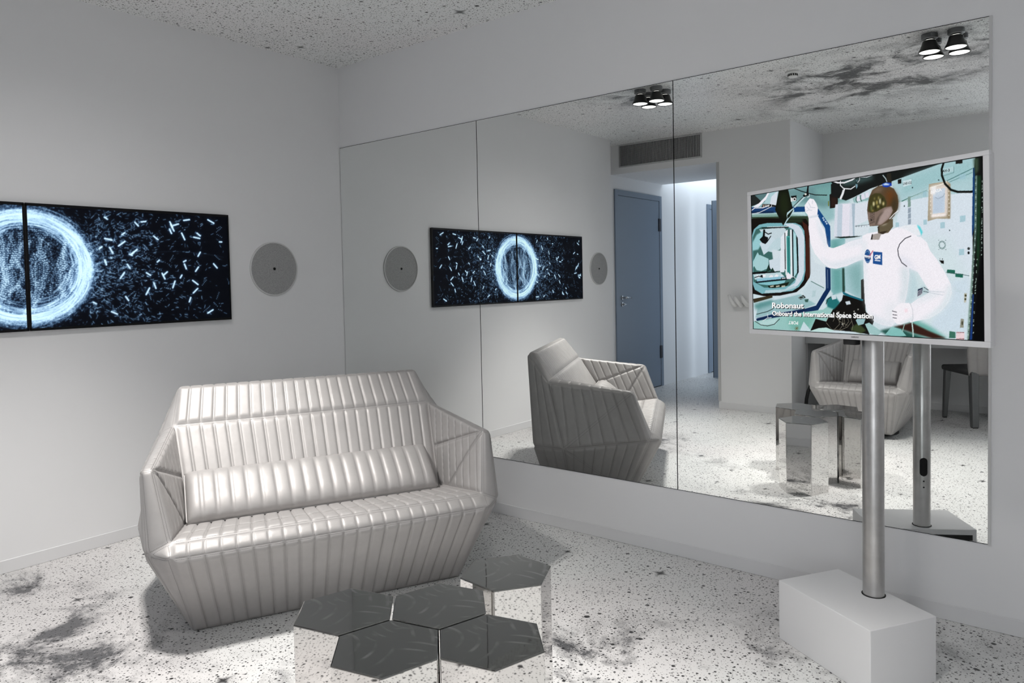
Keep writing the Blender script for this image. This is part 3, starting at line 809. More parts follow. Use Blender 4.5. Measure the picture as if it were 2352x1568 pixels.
0 190 215 205 0 0.8 996 245 996 246 996 248 995 248 995 248 994 248 994 247 994 246 994 245 994 243 994 242 994 241 995 241 995 242 996 242 996 244
0 190 215 205 0 0.8 995 226 995 227 995 228 995 229 994 229 994 228 993 228 993 226 993 225 993 224 993 223 994 222 994 222 995 222 995 223 995 224
0 190 215 205 0 0.8 994 275 994 277 993 278 993 279 992 279 992 278 992 278 991 276 991 275 991 274 992 272 992 272 992 272 993 272 993 273 994 274
0 190 215 205 0 0.8 972 700 972 701 972 702 971 703 971 703 970 703 970 702 969 701 969 700 969 698 970 697 970 696 971 696 971 696 972 697 972 698
0 190 215 205 0 0.8 972 722 972 723 971 724 971 725 971 725 970 725 970 724 969 723 969 722 969 720 970 719 970 718 971 718 971 718 971 719 972 720
0 190 215 205 0 0.8 964 913 964 914 964 915 963 916 963 917 962 916 962 916 962 914 962 913 962 912 962 910 962 910 963 909 963 910 964 910 964 912
0 190 215 205 0 0.8 971 738 971 740 970 741 970 742 969 742 969 742 969 741 968 740 968 738 968 737 969 736 969 735 969 735 970 735 970 736 971 737
0 190 215 205 0 0.8 967 839 967 840 966 842 966 842 966 843 965 842 965 842 964 841 964 839 964 838 965 837 965 836 966 835 966 836 966 837 967 838
0 190 215 205 0 0.8 972 681 971 683 971 684 971 684 970 685 970 684 969 684 969 682 969 681 969 680 969 679 970 678 970 677 971 678 971 679 971 680
0 190 215 205 0 0.8 974 658 974 659 973 661 973 661 972 662 972 661 972 661 971 659 971 658 971 657 971 655 972 655 972 654 973 655 973 656 974 657
0 190 215 205 0 0.8 976 588 976 590 976 591 976 591 975 592 975 591 974 591 974 589 974 588 974 587 974 585 975 585 975 584 976 585 976 586 976 587
0 190 215 205 0 0.8 994 279 994 281 994 282 993 282 993 283 992 282 992 281 992 280 992 279 992 277 992 276 992 276 993 275 993 276 994 277 994 278
0 190 215 205 0 0.8 968 789 968 791 967 792 967 793 967 793 966 793 966 792 965 791 965 789 965 788 966 787 966 786 967 786 967 786 967 787 968 788
0 190 215 205 0 0.8 967 847 967 848 967 849 966 850 966 851 965 850 965 849 965 848 965 847 965 846 965 844 965 843 966 843 966 843 967 844 967 845
0 190 215 205 0 0.8 996 192 996 193 996 194 995 195 995 195 994 195 994 194 994 193 993 191 994 190 994 189 994 188 995 188 995 188 996 189 996 190
0 190 215 205 0 0.8 964 914 964 915 964 917 963 917 963 918 962 917 962 917 962 915 962 914 962 913 962 912 962 911 963 910 963 911 964 911 964 913
0 190 215 205 0 0.8 992 531 991 532 991 533 991 534 990 534 990 534 989 533 989 532 989 531 989 529 989 528 990 527 990 527 991 527 991 528 991 529
0 190 215 205 0 0.8 995 302 995 303 995 304 994 305 994 305 994 305 993 304 993 303 993 301 993 300 993 299 994 298 994 298 994 298 995 299 995 300
0 190 215 205 0 0.8 995 178 995 179 995 180 994 181 994 181 993 181 993 180 993 179 993 177 993 176 993 175 993 174 994 174 994 174 995 175 995 176
0 190 215 205 0 0.8 974 664 974 665 974 666 973 667 973 667 972 667 972 666 972 665 972 664 972 662 972 661 972 660 973 660 973 660 974 661 974 662
0 190 215 205 0 0.8 993 470 993 471 993 472 993 473 992 473 992 473 991 472 991 471 991 470 991 468 991 467 992 466 992 466 993 466 993 467 993 469
0 40 60 60 0 0.8 976 124 976 126 976 127 975 128 975 128 974 128 973 126 973 125 973 123 973 122 973 120 974 120 975 119 975 120 976 121 976 122
0 190 215 212 0 0.8 976 143 976 144 976 146 975 147 975 147 974 146 973 145 973 144 973 142 973 140 973 139 974 138 975 138 975 139 976 140 976 141
0 40 60 60 0 0.8 976 161 976 163 976 164 975 165 975 165 974 165 973 164 973 162 973 161 973 159 973 158 974 157 975 157 975 157 976 158 976 160
0 190 215 212 0 0.8 976 180 976 182 976 183 975 184 974 184 974 184 973 183 973 181 973 179 973 178 973 176 974 176 974 175 975 176 976 177 976 178
0 40 60 60 0 0.8 976 199 976 200 976 202 975 202 974 203 974 202 973 201 973 200 973 198 973 196 973 195 974 194 974 194 975 194 976 196 976 197
0 190 215 212 0 0.8 976 217 976 219 975 220 975 221 974 221 974 221 973 220 973 218 973 217 973 215 973 214 974 213 974 213 975 213 975 214 976 216
0 40 60 60 0 0.8 976 236 976 238 975 239 975 240 974 240 973 240 973 238 973 237 972 235 973 234 973 232 973 232 974 231 975 232 975 233 976 234
0 190 215 212 0 0.8 976 255 976 256 975 258 975 258 974 259 973 258 973 257 972 256 972 254 972 252 973 251 973 250 974 250 975 250 975 251 976 253
0 40 60 60 0 0.8 975 273 975 275 975 276 974 277 974 277 973 277 973 276 972 274 972 273 972 271 973 270 973 269 974 269 974 269 975 270 975 272
0 190 215 212 0 0.8 975 292 975 293 975 295 974 296 974 296 973 295 972 294 972 293 972 291 972 290 972 288 973 287 973 287 974 288 975 289 975 290
0 40 60 60 0 0.8 975 310 975 312 974 313 974 314 973 314 973 314 972 313 972 312 972 310 972 308 972 307 973 306 973 306 974 306 974 307 975 309
0 190 215 212 0 0.8 975 329 975 331 974 332 974 333 973 333 972 333 972 332 971 330 971 329 971 327 972 325 972 325 973 324 974 325 974 326 975 327
0 40 60 60 0 0.8 974 348 974 349 974 351 973 351 973 352 972 351 971 350 971 349 971 347 971 345 971 344 972 343 973 343 973 343 974 345 974 346
0 190 215 212 0 0.8 974 366 974 368 973 369 973 370 972 370 972 370 971 369 971 367 971 366 971 364 971 363 972 362 972 362 973 362 973 363 974 365
0 40 60 60 0 0.8 974 385 973 387 973 388 973 389 972 389 971 389 971 388 970 386 970 384 970 383 971 381 971 381 972 380 973 381 973 382 973 383
0 190 215 212 0 0.8 973 403 973 405 973 407 972 407 972 408 971 407 970 406 970 405 970 403 970 401 970 400 971 399 971 399 972 399 973 400 973 402
0 40 60 60 0 0.8 973 422 973 424 972 425 972 426 971 426 970 426 970 425 970 423 969 422 969 420 970 419 970 418 971 418 972 418 972 419 973 420
0 190 215 212 0 0.8 972 441 972 442 972 444 971 445 971 445 970 444 969 443 969 442 969 440 969 439 969 437 970 436 971 436 971 437 972 438 972 439
0 40 60 60 0 0.8 972 459 972 461 971 462 971 463 970 464 969 463 969 462 969 461 968 459 969 457 969 456 969 455 970 455 971 455 971 456 972 458
0 190 215 212 0 0.8 971 478 971 480 971 481 970 482 970 482 969 482 968 481 968 479 968 478 968 476 968 475 969 474 970 473 970 474 971 475 971 476
0 40 60 60 0 0.8 971 497 971 498 970 500 970 501 969 501 968 500 968 499 967 498 967 496 967 495 968 493 968 492 969 492 970 493 970 494 971 495
0 190 215 212 0 0.8 970 515 970 517 970 518 969 519 968 520 968 519 967 518 967 517 967 515 967 513 967 512 968 511 968 511 969 511 970 512 970 514
0 40 60 60 0 0.8 969 534 969 536 969 537 968 538 968 538 967 538 967 537 966 535 966 534 966 532 967 531 967 530 968 529 968 530 969 531 969 532
0 190 215 212 0 0.8 969 553 969 554 968 556 968 557 967 557 967 556 966 555 966 554 965 552 966 551 966 549 966 548 967 548 968 549 968 550 969 551
0 40 60 60 0 0.8 968 571 968 573 968 574 967 575 966 576 966 575 965 574 965 573 965 571 965 569 965 568 966 567 966 567 967 567 968 568 968 570
0 190 215 212 0 0.8 967 590 967 592 967 593 966 594 966 594 965 594 965 593 964 591 964 590 964 588 965 587 965 586 966 586 966 586 967 587 967 588
0 40 60 60 0 0.8 967 609 967 610 966 612 966 613 965 613 964 613 964 612 963 610 963 609 963 607 964 605 964 605 965 604 966 605 966 606 967 607
0 190 215 212 0 0.8 966 627 966 629 965 630 965 631 964 632 964 631 963 630 963 629 963 627 963 626 963 624 964 623 964 623 965 623 965 624 966 626
0 40 60 60 0 0.8 965 646 965 648 965 649 964 650 963 650 963 650 962 649 962 648 962 646 962 644 962 643 963 642 963 642 964 642 965 643 965 644
0 190 215 212 0 0.8 964 665 964 667 964 668 963 669 963 669 962 669 961 668 961 666 961 665 961 663 961 662 962 661 963 660 963 661 964 662 964 663
0 40 60 60 0 0.8 963 684 963 685 963 687 962 688 962 688 961 688 961 687 960 685 960 684 960 682 961 680 961 679 962 679 962 680 963 680 963 682
0 190 215 212 0 0.8 963 702 962 704 962 705 962 706 961 707 960 706 960 705 959 704 959 702 959 701 960 699 960 698 961 698 962 698 962 699 962 701
0 40 60 60 0 0.8 962 721 961 723 961 724 961 725 960 725 959 725 959 724 958 723 958 721 958 719 959 718 959 717 960 717 961 717 961 718 961 719
0 190 215 212 0 0.8 961 740 961 742 960 743 960 744 959 744 958 744 958 743 957 742 957 740 957 738 958 737 958 736 959 736 960 736 960 737 961 738
0 40 60 60 0 0.8 960 759 960 760 959 762 959 763 958 763 957 763 957 762 956 760 956 759 956 757 957 756 957 755 958 754 959 755 959 756 960 757
0 190 215 212 0 0.8 959 777 959 779 958 781 958 782 957 782 956 782 956 781 955 779 955 778 955 776 956 774 956 774 957 773 958 773 958 774 959 776
0 40 60 60 0 0.8 958 796 958 798 957 799 957 800 956 801 955 800 955 799 954 798 954 796 954 795 955 793 955 792 956 792 957 792 957 793 958 795
0 190 215 212 0 0.8 957 815 956 817 956 818 955 819 955 820 954 819 954 818 953 817 953 815 953 814 954 812 954 811 955 811 955 811 956 812 956 814
0 40 60 60 0 0.8 955 834 955 836 955 837 954 838 954 838 953 838 953 837 952 836 952 834 952 832 953 831 953 830 954 830 954 830 955 831 955 832
0 190 215 212 0 0.8 954 853 954 855 954 856 953 857 953 857 952 857 951 856 951 855 951 853 951 851 951 850 952 849 953 849 953 849 954 850 954 851
0 40 60 60 0 0.8 953 872 953 874 953 875 952 876 951 876 951 876 950 875 950 874 950 872 950 870 950 869 951 868 951 868 952 868 953 869 953 870
0 190 215 212 0 0.8 952 891 952 892 951 894 951 895 950 895 950 895 949 894 949 893 948 891 949 889 949 888 950 887 950 887 951 887 951 888 952 889
0 40 60 60 0 0.8 951 910 951 911 950 913 950 914 949 914 948 914 948 913 947 912 947 910 947 908 948 907 948 906 949 905 950 906 950 907 951 908
0 190 215 212 0 0.8 949 929 949 930 949 932 948 933 948 933 947 933 946 932 946 931 946 929 946 927 946 926 947 925 948 924 948 925 949 926 949 927
0 40 60 60 0 0.8 948 948 948 949 948 951 947 952 946 952 946 952 945 951 945 950 945 948 945 946 945 945 946 944 946 943 947 944 948 945 948 946
0 190 215 212 0 0.8 947 967 947 968 946 970 946 971 945 971 944 971 944 970 943 969 943 967 943 965 944 964 944 963 945 962 946 963 946 964 947 965
1 200 225 215 5 0.7 999 116 1000 237
0 190 215 222 6 1 736 571 759 611 774 705 759 783 724 800 698 640
0 243 239 246 0 1 312 225 307 197 295 177 293 131 305 110 319 89 338 99 351 129 358 161 355 201 358 219 364 234 372 271 390 327 396 363 399 403 408 431 428 437 464 423 506 402 558 387 580 377 580 511 546 525 488 559 440 574 408 567 377 530 339 464 319 390 311 298
0 222 230 238 7 1 390 540 440 569 500 547 546 521 580 511 580 486 523 506 464 527 415 533 364 484
0 225 232 240 6 1 358 233 390 353 403 417 396 443 364 341 348 231
0 226 232 240 8 1 464 423 558 387 580 386 569 418 500 436
0 215 222 232 2 1 312 212 358 206 359 217 313 222
1 190 196 210 2 1 299 173 312 166 329 172
1 190 196 210 2 1 312 116 322 145 319 154
1 190 196 210 2 1 332 107 331 129
1 190 196 210 2 1 302 142 315 162
1 190 196 210 2 1 325 151 345 157
1 215 220 230 2 1 315 221 351 218 361 208
0 232 236 242 0 1 683 350 729 333 773 335 790 357 793 396 759 400 688 367
0 90 215 225 1 1 773 335 785 349 794 381 789 403 783 372 776 351
0 243 239 246 0 1 558 374 580 361 624 354 656 362 698 340 729 356 773 401 754 485 739 563 744 626 734 736 724 800 709 872 673 938 635 932 603 910 575 861 564 794 561 635
0 218 230 236 8 1 559 400 572 401 569 635 572 803 581 861 565 803 560 635
0 214 224 232 9 1 569 853 608 918 646 936 678 934 699 896 657 907 603 877
0 216 226 232 9 1 709 585 739 571 746 626 737 728 727 792 699 792 714 688
0 232 234 240 12 1 657 785 709 800 678 906 635 883
0 243 239 246 0 1 701 464 708 433 729 404 754 395 788 411 809 444 819 491 845 547 872 624 890 685 894 737 881 789 854 843 817 882 764 901 744 910 739 807 774 768 817 729 774 612 734 578 709 545
0 230 230 240 6 1 703 505 739 531 774 604 817 725 774 612 734 582 709 553
0 218 230 236 7 1 895 692 896 744 884 793 854 849 817 889 769 904 817 859 854 805 875 744 881 684
0 224 232 238 8 1 744 807 812 731 881 722 826 760 774 791
1 60 60 70 3.5 1 751 399 729 410 708 441 700 472 703 512 715 553 734 577
1 200 208 218 2 1 812 725 845 728 868 731
1 200 208 218 2 1 807 730 840 741 863 748
0 170 200 206 3 0.6 769 721 793 690 817 729 779 760
0 40 52 80 0 1 774 713 792 703 790 737 772 758
1 230 226 230 1.4 1 773 727 790 713
1 230 226 230 1.4 1 773 734 790 720
1 230 226 230 1.4 1 773 741 790 727
1 230 226 230 1.4 1 773 748 790 734
1 230 226 230 1.4 1 773 755 790 741
1 70 80 90 3 1 796 702 801 706
1 70 80 90 3 1 795 725 799 727
1 70 80 90 3 1 802 708 806 712
1 70 80 90 3 1 802 727 805 729
1 70 80 90 3 1 807 714 812 718
1 70 80 90 3 1 808 730 812 731
0 244 240 246 0 1 675 849 688 821 709 796 739 793 754 811 759 878 744 902 709 924 693 921 683 905 675 873
0 220 228 234 4 1 693 922 724 919 754 897 759 854 750 878 724 903
1 80 80 90 3 1 676 843 693 850
1 80 80 90 3 1 677 865 694 868
1 80 80 90 3 1 678 883 692 887
0 250 205 214 3 1 734 839 734 842 733 845 731 847 729 847 727 847 726 845 724 842 724 839 724 836 726 834 727 832 729 831 731 832 733 834 734 836
1 210 212 220 3 1 745 796 754 831 755 886 750 902
1 190 220 215 5 1 751 909 754 956 755 997
1 160 200 190 3 1 722 923 714 967
0 104 92 68 0 1 624 309 667 291 683 286 683 334 664 368 624 375
0 60 48 34 0 1 630 359 662 355 646 373 627 375
0 186 176 156 3 1 635 309 656 302 659 314 640 321
0 70 60 45 0 1 621 325 629 322 629 359 623 365
0 170 160 154 0 1 597 371 624 366 636 370 627 406 592 402
0 40 36 34 0 1 592 402 598 368 602 368 599 401
0 92 74 52 0 1 588 137 602 95 627 76 661 80 688 106 702 149 705 193 703 225 688 270 662 306 635 320 589 318 581 244 579 215 583 169
0 120 100 80 5 1 597 106 624 83 651 93 635 114 608 117
0 112 66 24 9 1 654 110 682 113 698 160 698 200 672 219 659 176
0 70 58 36 6 1 688 142 703 185 702 233 672 284 664 291 667 234
0 70 66 30 0 1 585 195 587 154 597 127 613 118 635 124 651 150 659 184 655 212 635 221 613 235 594 234 585 220
0 236 226 170 2 1 610 183 610 189 609 193 608 196 607 197 605 196 604 192 603 187 603 182 603 176 604 171 605 168 607 168 608 169 609 172 610 177
0 200 180 100 2 1 623 177 623 182 622 186 621 189 620 190 619 189 617 186 617 181 616 176 617 171 617 167 618 164 620 164 621 165 622 168 623 172
0 250 244 205 2 1 635 172 635 178 635 184 634 188 633 189 632 187 631 183 630 177 630 171 630 164 631 158 632 154 633 153 634 155 635 159 635 165
0 232 214 150 2 1 649 189 649 193 648 197 647 199 646 200 644 199 643 196 643 192 642 188 643 183 643 180 644 178 646 177 647 178 648 181 649 184
0 190 180 110 2 1 629 203 629 206 628 209 626 210 624 210 622 209 621 207 620 204 619 201 620 198 621 196 622 194 624 194 626 195 628 197 629 200
0 110 120 70 2 1 600 206 599 213 599 219 598 222 597 224 596 222 595 218 594 212 594 205 594 198 595 192 596 188 597 187 598 189 599 193 599 199
0 150 140 70 2 1 613 151 612 154 612 156 611 158 610 158 610 158 609 156 608 153 608 150 608 147 609 144 610 142 610 142 611 143 612 145 612 147
0 190 175 100 2 1 629 150 629 154 628 157 628 159 627 159 626 158 625 156 625 153 625 149 625 145 625 142 626 140 627 140 628 140 628 143 629 146
0 160 140 70 2 1 607 224 606 226 605 227 604 228 602 228 601 227 599 226 598 224 598 222 598 220 599 219 601 218 602 218 604 219 605 220 606 222
0 40 36 18 2 1 645 161 645 165 644 168 644 170 643 171 642 170 641 167 641 164 641 160 641 157 641 154 642 152 643 151 644 152 644 154 645 158
0 40 38 16 2 1 617 207 616 214 616 219 615 222 614 223 614 222 613 218 612 213 612 207 612 200 613 195 614 192 614 190 615 192 616 196 616 201
0 50 44 18 2 1 641 205 641 208 640 211 639 213 638 213 637 212 636 210 635 207 635 204 635 201 636 199 637 197 638 197 639 198 640 199 641 202
0 132 112 100 0 1 581 227 594 236 619 232 651 211 677 212 683 237 667 283 635 315 589 317 582 269
0 172 152 146 3 1 651 223 677 214 681 241 669 275 638 313 619 313 630 273
0 96 82 72 2 1 619 313 630 265 648 235 635 245 619 275 611 313
0 50 42 38 0 1 592 242 592 243 592 243 592 244 591 244 591 244 591 243 590 242 590 241 590 241 591 240 591 240 591 239 592 240 592 240 592 241
0 50 42 38 0 1 594 250 594 250 594 251 593 251 593 252 593 251 592 251 592 250 592 249 592 248 592 248 593 247 593 247 593 247 594 248 594 249
0 50 42 38 0 1 592 257 592 258 592 258 592 259 591 259 591 259 591 258 590 257 590 256 590 256 591 255 591 255 591 254 592 255 592 255 592 256
0 50 42 38 0 1 594 264 594 265 594 266 593 266 593 266 593 266 592 266 592 265 592 264 592 263 592 263 593 262 593 262 593 262 594 263 594 264
0 50 42 38 0 1 592 272 592 273 592 273 592 274 591 274 591 273 591 273 590 272 590 271 590 271 591 270 591 269 591 269 592 270 592 270 592 271
0 50 42 38 0 1 594 279 594 280 594 281 593 281 593 281 593 281 592 281 592 280 592 279 592 278 592 278 593 277 593 277 593 277 594 278 594 279
0 50 42 38 0 1 592 287 592 287 592 288 592 289 591 289 591 288 591 288 590 287 590 286 590 285 591 285 591 284 591 284 592 285 592 285 592 286
0 50 42 38 0 1 594 294 594 295 594 296 593 296 593 296 593 296 592 296 592 295 592 294 592 293 592 293 593 292 593 292 593 292 594 293 594 294
0 50 42 38 0 1 592 302 592 302 592 303 592 303 591 304 591 303 591 303 590 302 590 301 590 300 591 300 591 299 591 299 592 299 592 300 592 301
0 50 42 38 0 1 596 241 596 242 595 242 595 243 595 243 594 242 594 242 594 241 594 240 594 240 594 239 594 239 595 238 595 239 595 239 596 240
0 50 42 38 0 1 597 248 597 249 597 250 597 250 596 250 596 250 596 250 595 249 595 248 595 247 596 247 596 246 596 246 597 246 597 247 597 248
0 50 42 38 0 1 596 256 596 256 595 257 595 258 595 258 594 257 594 257 594 256 594 255 594 254 594 254 594 253 595 253 595 254 595 254 596 255
0 50 42 38 0 1 597 263 597 264 597 265 597 265 596 265 596 265 596 265 595 264 595 263 595 262 596 262 596 261 596 261 597 261 597 262 597 263
0 50 42 38 0 1 596 271 596 271 595 272 595 272 595 273 594 272 594 272 594 271 594 270 594 269 594 269 594 268 595 268 595 268 595 269 596 270
0 50 42 38 0 1 597 278 597 279 597 280 597 280 596 280 596 280 596 280 595 279 595 278 595 277 596 277 596 276 596 276 597 276 597 277 597 277
0 50 42 38 0 1 596 285 596 286 595 287 595 287 595 287 594 287 594 287 594 286 594 285 594 284 594 284 594 283 595 283 595 283 595 284 596 285
0 50 42 38 0 1 597 293 597 294 597 295 597 295 596 295 596 295 596 294 595 294 595 293 595 292 596 291 596 291 596 291 597 291 597 292 597 292
0 50 42 38 0 1 596 300 596 301 595 302 595 302 595 302 594 302 594 302 594 301 594 300 594 299 594 299 594 298 595 298 595 298 595 299 596 300
0 50 42 38 0 1 599 240 599 240 599 241 598 242 598 242 598 241 597 241 597 240 597 239 597 238 597 238 598 237 598 237 598 238 599 238 599 239
0 50 42 38 0 1 601 247 600 248 600 249 600 249 600 249 599 249 599 249 599 248 599 247 599 246 599 246 599 245 600 245 600 245 600 246 600 247
0 50 42 38 0 1 599 255 599 255 599 256 598 256 598 257 598 256 597 256 597 255 597 254 597 253 597 253 598 252 598 252 598 252 599 253 599 254
0 50 42 38 0 1 601 262 601 263 600 264 600 264 600 264 599 264 599 263 599 263 599 262 599 261 599 260 599 260 600 260 600 260 600 261 601 261
0 50 42 38 0 1 599 269 599 270 599 271 598 271 598 271 598 271 597 271 597 270 597 269 597 268 597 268 598 267 598 267 598 267 599 268 599 269
0 50 42 38 0 1 601 277 601 278 600 279 600 279 600 279 599 279 599 278 599 278 599 277 599 276 599 275 599 275 600 275 600 275 600 276 601 276
0 50 42 38 0 1 599 284 599 285 599 286 598 286 598 286 598 286 597 286 597 285 597 284 597 283 597 283 598 282 598 282 598 282 599 283 599 284
0 50 42 38 0 1 601 292 601 293 600 294 600 294 600 294 599 294 599 293 599 293 599 292 599 291 599 290 599 290 600 290 600 290 600 291 601 291
0 50 42 38 0 1 599 299 599 300 599 301 598 301 598 301 598 301 597 300 597 300 597 299 597 298 597 298 598 297 598 297 598 297 599 298 599 298
0 50 42 38 0 1 602 239 602 239 602 240 602 240 601 241 601 240 600 240 600 239 600 238 600 237 600 237 601 236 601 236 602 236 602 237 602 238
0 50 42 38 0 1 604 246 604 247 604 248 603 248 603 248 602 248 602 247 602 247 602 246 602 245 602 245 602 244 603 244 603 244 604 245 604 245
0 50 42 38 0 1 602 253 602 254 602 255 602 255 601 255 601 255 601 255 600 254 600 253 600 252 600 252 601 251 601 251 602 251 602 252 602 253
0 50 42 38 0 1 604 261 604 262 604 263 603 263 603 263 602 263 602 262 602 262 602 261 602 260 602 259 602 259 603 259 603 259 604 260 604 260
0 50 42 38 0 1 602 268 602 269 602 270 602 270 601 270 601 270 601 270 600 269 600 268 600 267 601 267 601 266 601 266 602 266 602 267 602 267
0 50 42 38 0 1 604 276 604 277 604 277 603 278 603 278 602 278 602 277 602 277 602 276 602 275 602 274 602 274 603 274 603 274 604 275 604 275
0 50 42 38 0 1 602 283 602 284 602 285 602 285 601 285 601 285 601 284 600 284 600 283 600 282 601 281 601 281 601 281 602 281 602 282 602 282
0 50 42 38 0 1 604 291 604 292 604 292 603 293 603 293 603 293 602 292 602 291 602 291 602 290 602 289 603 289 603 289 603 289 604 289 604 290
0 50 42 38 0 1 602 298 602 299 602 300 602 300 601 300 601 300 601 299 600 299 600 298 600 297 601 296 601 296 601 296 602 296 602 297 602 297
0 50 42 38 0 1 605 237 605 238 605 239 605 239 605 239 604 239 604 239 604 238 604 237 604 236 604 236 604 235 605 235 605 235 605 236 605 237
0 50 42 38 0 1 607 245 607 246 607 247 607 247 606 247 606 247 605 246 605 246 605 245 605 244 605 243 606 243 606 243 607 243 607 244 607 244
0 50 42 38 0 1 606 252 605 253 605 254 605 254 605 254 604 254 604 254 604 253 604 252 604 251 604 251 604 250 605 250 605 250 605 251 605 252
0 50 42 38 0 1 607 260 607 261 607 262 607 262 606 262 606 262 605 261 605 261 605 260 605 259 605 258 606 258 606 258 607 258 607 259 607 259
0 50 42 38 0 1 606 267 605 268 605 269 605 269 605 269 604 269 604 268 604 268 604 267 604 266 604 265 604 265 605 265 605 265 605 266 605 266
0 50 42 38 0 1 607 275 607 276 607 276 607 277 606 277 606 277 605 276 605 275 605 275 605 274 605 273 606 273 606 273 607 273 607 273 607 274
0 50 42 38 0 1 606 282 605 283 605 284 605 284 605 284 604 284 604 283 604 283 604 282 604 281 604 280 604 280 605 280 605 280 605 281 605 281
0 50 42 38 0 1 607 290 607 291 607 291 607 292 606 292 606 292 605 291 605 290 605 289 605 289 605 288 606 288 606 287 607 288 607 288 607 289
0 50 42 38 0 1 606 297 605 298 605 298 605 299 605 299 604 299 604 298 604 297 604 297 604 296 604 295 604 295 605 295 605 295 605 295 605 296
0 50 42 38 0 1 609 236 609 237 609 238 608 238 608 238 607 238 607 238 607 237 607 236 607 235 607 235 607 234 608 234 608 234 609 235 609 236
0 50 42 38 0 1 610 244 610 245 610 246 610 246 609 246 609 246 609 245 609 245 608 244 609 243 609 242 609 242 609 242 610 242 610 243 610 243
0 50 42 38 0 1 609 251 609 252 609 253 608 253 608 253 607 253 607 252 607 252 607 251 607 250 607 249 607 249 608 249 608 249 609 250 609 250
0 50 42 38 0 1 610 259 610 260 610 260 610 261 609 261 609 261 609 260 609 259 608 259 609 258 609 257 609 257 609 257 610 257 610 257 610 258
0 50 42 38 0 1 609 266 609 267 609 268 608 268 608 268 607 268 607 267 607 267 607 266 607 265 607 264 607 264 608 264 608 264 609 265 609 265
0 50 42 38 0 1 610 274 610 275 610 275 610 276 609 276 609 276 609 275 609 274 608 273 609 273 609 272 609 272 609 272 610 272 610 272 610 273
0 50 42 38 0 1 609 281 609 282 609 282 608 283 608 283 607 283 607 282 607 281 607 281 607 280 607 279 607 279 608 279 608 279 609 279 609 280
0 50 42 38 0 1 610 289 610 289 610 290 610 291 609 291 609 290 609 290 609 289 608 288 609 288 609 287 609 286 609 286 610 287 610 287 610 288
0 50 42 38 0 1 609 296 609 297 609 297 608 298 608 298 607 298 607 297 607 296 607 296 607 295 607 294 607 294 608 294 608 294 609 294 609 295
0 20 18 18 0 1 598 280 598 282 598 284 597 285 596 286 595 285 594 283 593 282 593 279 593 277 594 275 595 274 596 274 597 274 598 276 598 278
0 14 60 180 0 1 641 68 656 62 677 69 681 86 661 93 646 86
0 215 235 255 1 1 643 72 656 65 672 77 669 81 651 78
1 240 240 245 3 1 670 285 688 258 703 241
0 30 84 150 0 1 592 505 591 521 588 535 584 544 579 547 574 544 570 534 567 520 566 503 567 486 570 472 574 463 579 460 584 464 588 474 591 488
1 205 90 120 4 1 578 506 589 499 601 471
0 240 240 246 0 1 566 494 593 505 593 522 566 511
1 150 185 215 2 0.8 569 480 581 469 589 495
1 170 200 225 2 0.8 570 535 583 540 589 528
0 26 84 158 0 1 602 476 639 484 638 563 600 551
0 240 242 248 0 1 608 528 631 533 631 539 608 534
"""
def picture_grid(name, img, p00, du, dv, mat, parent):
    """img rows run from the top; p00 top-left corner, du/dv full extents"""
    H, W, _ = img.shape
    u = np.linspace(0, 1, W); v = np.linspace(0, 1, H)
    P = np.array(p00)[None, None] + u[None, :, None] * np.array(du)[None, None] + v[:, None, None] * np.array(dv)[None, None]
    me = bpy.data.meshes.new(name)
    idx = np.arange(H * W).reshape(H, W)
    q = np.stack([idx[1:, :-1], idx[1:, 1:], idx[:-1, 1:], idx[:-1, :-1]], -1).reshape(-1, 4)
    me.vertices.add(H * W); me.vertices.foreach_set('co', P.reshape(-1).astype(np.float32))
    me.loops.add(q.size); me.loops.foreach_set('vertex_index', q.reshape(-1).astype(np.int32))
    me.polygons.add(len(q)); me.polygons.foreach_set('loop_start', np.arange(0, q.size, 4, dtype=np.int32))
    me.update(calc_edges=True)
    at = me.attributes.new('picture', 'FLOAT_COLOR', 'POINT')
    lin = np.where(img <= .04045, img / 12.92, ((img + .055) / 1.055) ** 2.4)
    at.data.foreach_set('color', np.concatenate([lin, np.ones((H, W, 1))], -1).reshape(-1).astype(np.float32))
    return link(name, me, mat, parent)

# ------------------------------------------------------------------ the room
HC = 2.70
YF = -3.75                 # wall opposite the mirrors
struct(box('floor', -.5, 5.4, -7.8, .15, -.12, 0, M['floor']))
struct(box('ceiling', -.5, 5.4, -7.8, .15, HC, HC + .12, M['ceil']))
struct(boxes('wall_left', [(-.35, 0, -3.435, .15, 0, HC), (-.45, -.18, -7.8, -3.435, 0, HC)], M['wall']))
struct(box('wall_back', 0, 5.4, 0, .15, 0, HC, M['wall']))
struct(boxes('wall_front', [(-.18, 1.0, -4.92, YF, 2.395, HC), (1.0, 1.70, -5.0, YF, 0, HC), (1.70, 5.4, -5.0, -4.73, 0, HC)], M['wall']))
struct(box('wall_right', 5.2, 5.4, -4.73, 0, 0, HC, M['wall']))
struct(boxes('wall_corridor', [(-.18, 1.7, -7.9, -7.6, 0, HC), (1.10, 1.7, -7.6, -5.0, 0, HC)], M['wall']))
def baseboard(name, x0, x1, y0, y1):
    bm = bmesh.new(); add_box(bm, x0, x1, y0, y1, 0, .0605, .0015, 1)
    return struct(from_bm(name, bm, M['trimw']))
baseboard('baseboard_left', 0, .006, -3.435, -.006)
baseboard('baseboard_back', 0, 5.2, -.006, 0)
baseboard('baseboard_front', 1.0, 1.706, YF, YF + .008)
baseboard('baseboard_recess', 1.70, 5.2, -4.73, -4.722)
struct(box('trim_1', .995, 1.022, YF, YF + .004, .075, 2.395, M['alu']))

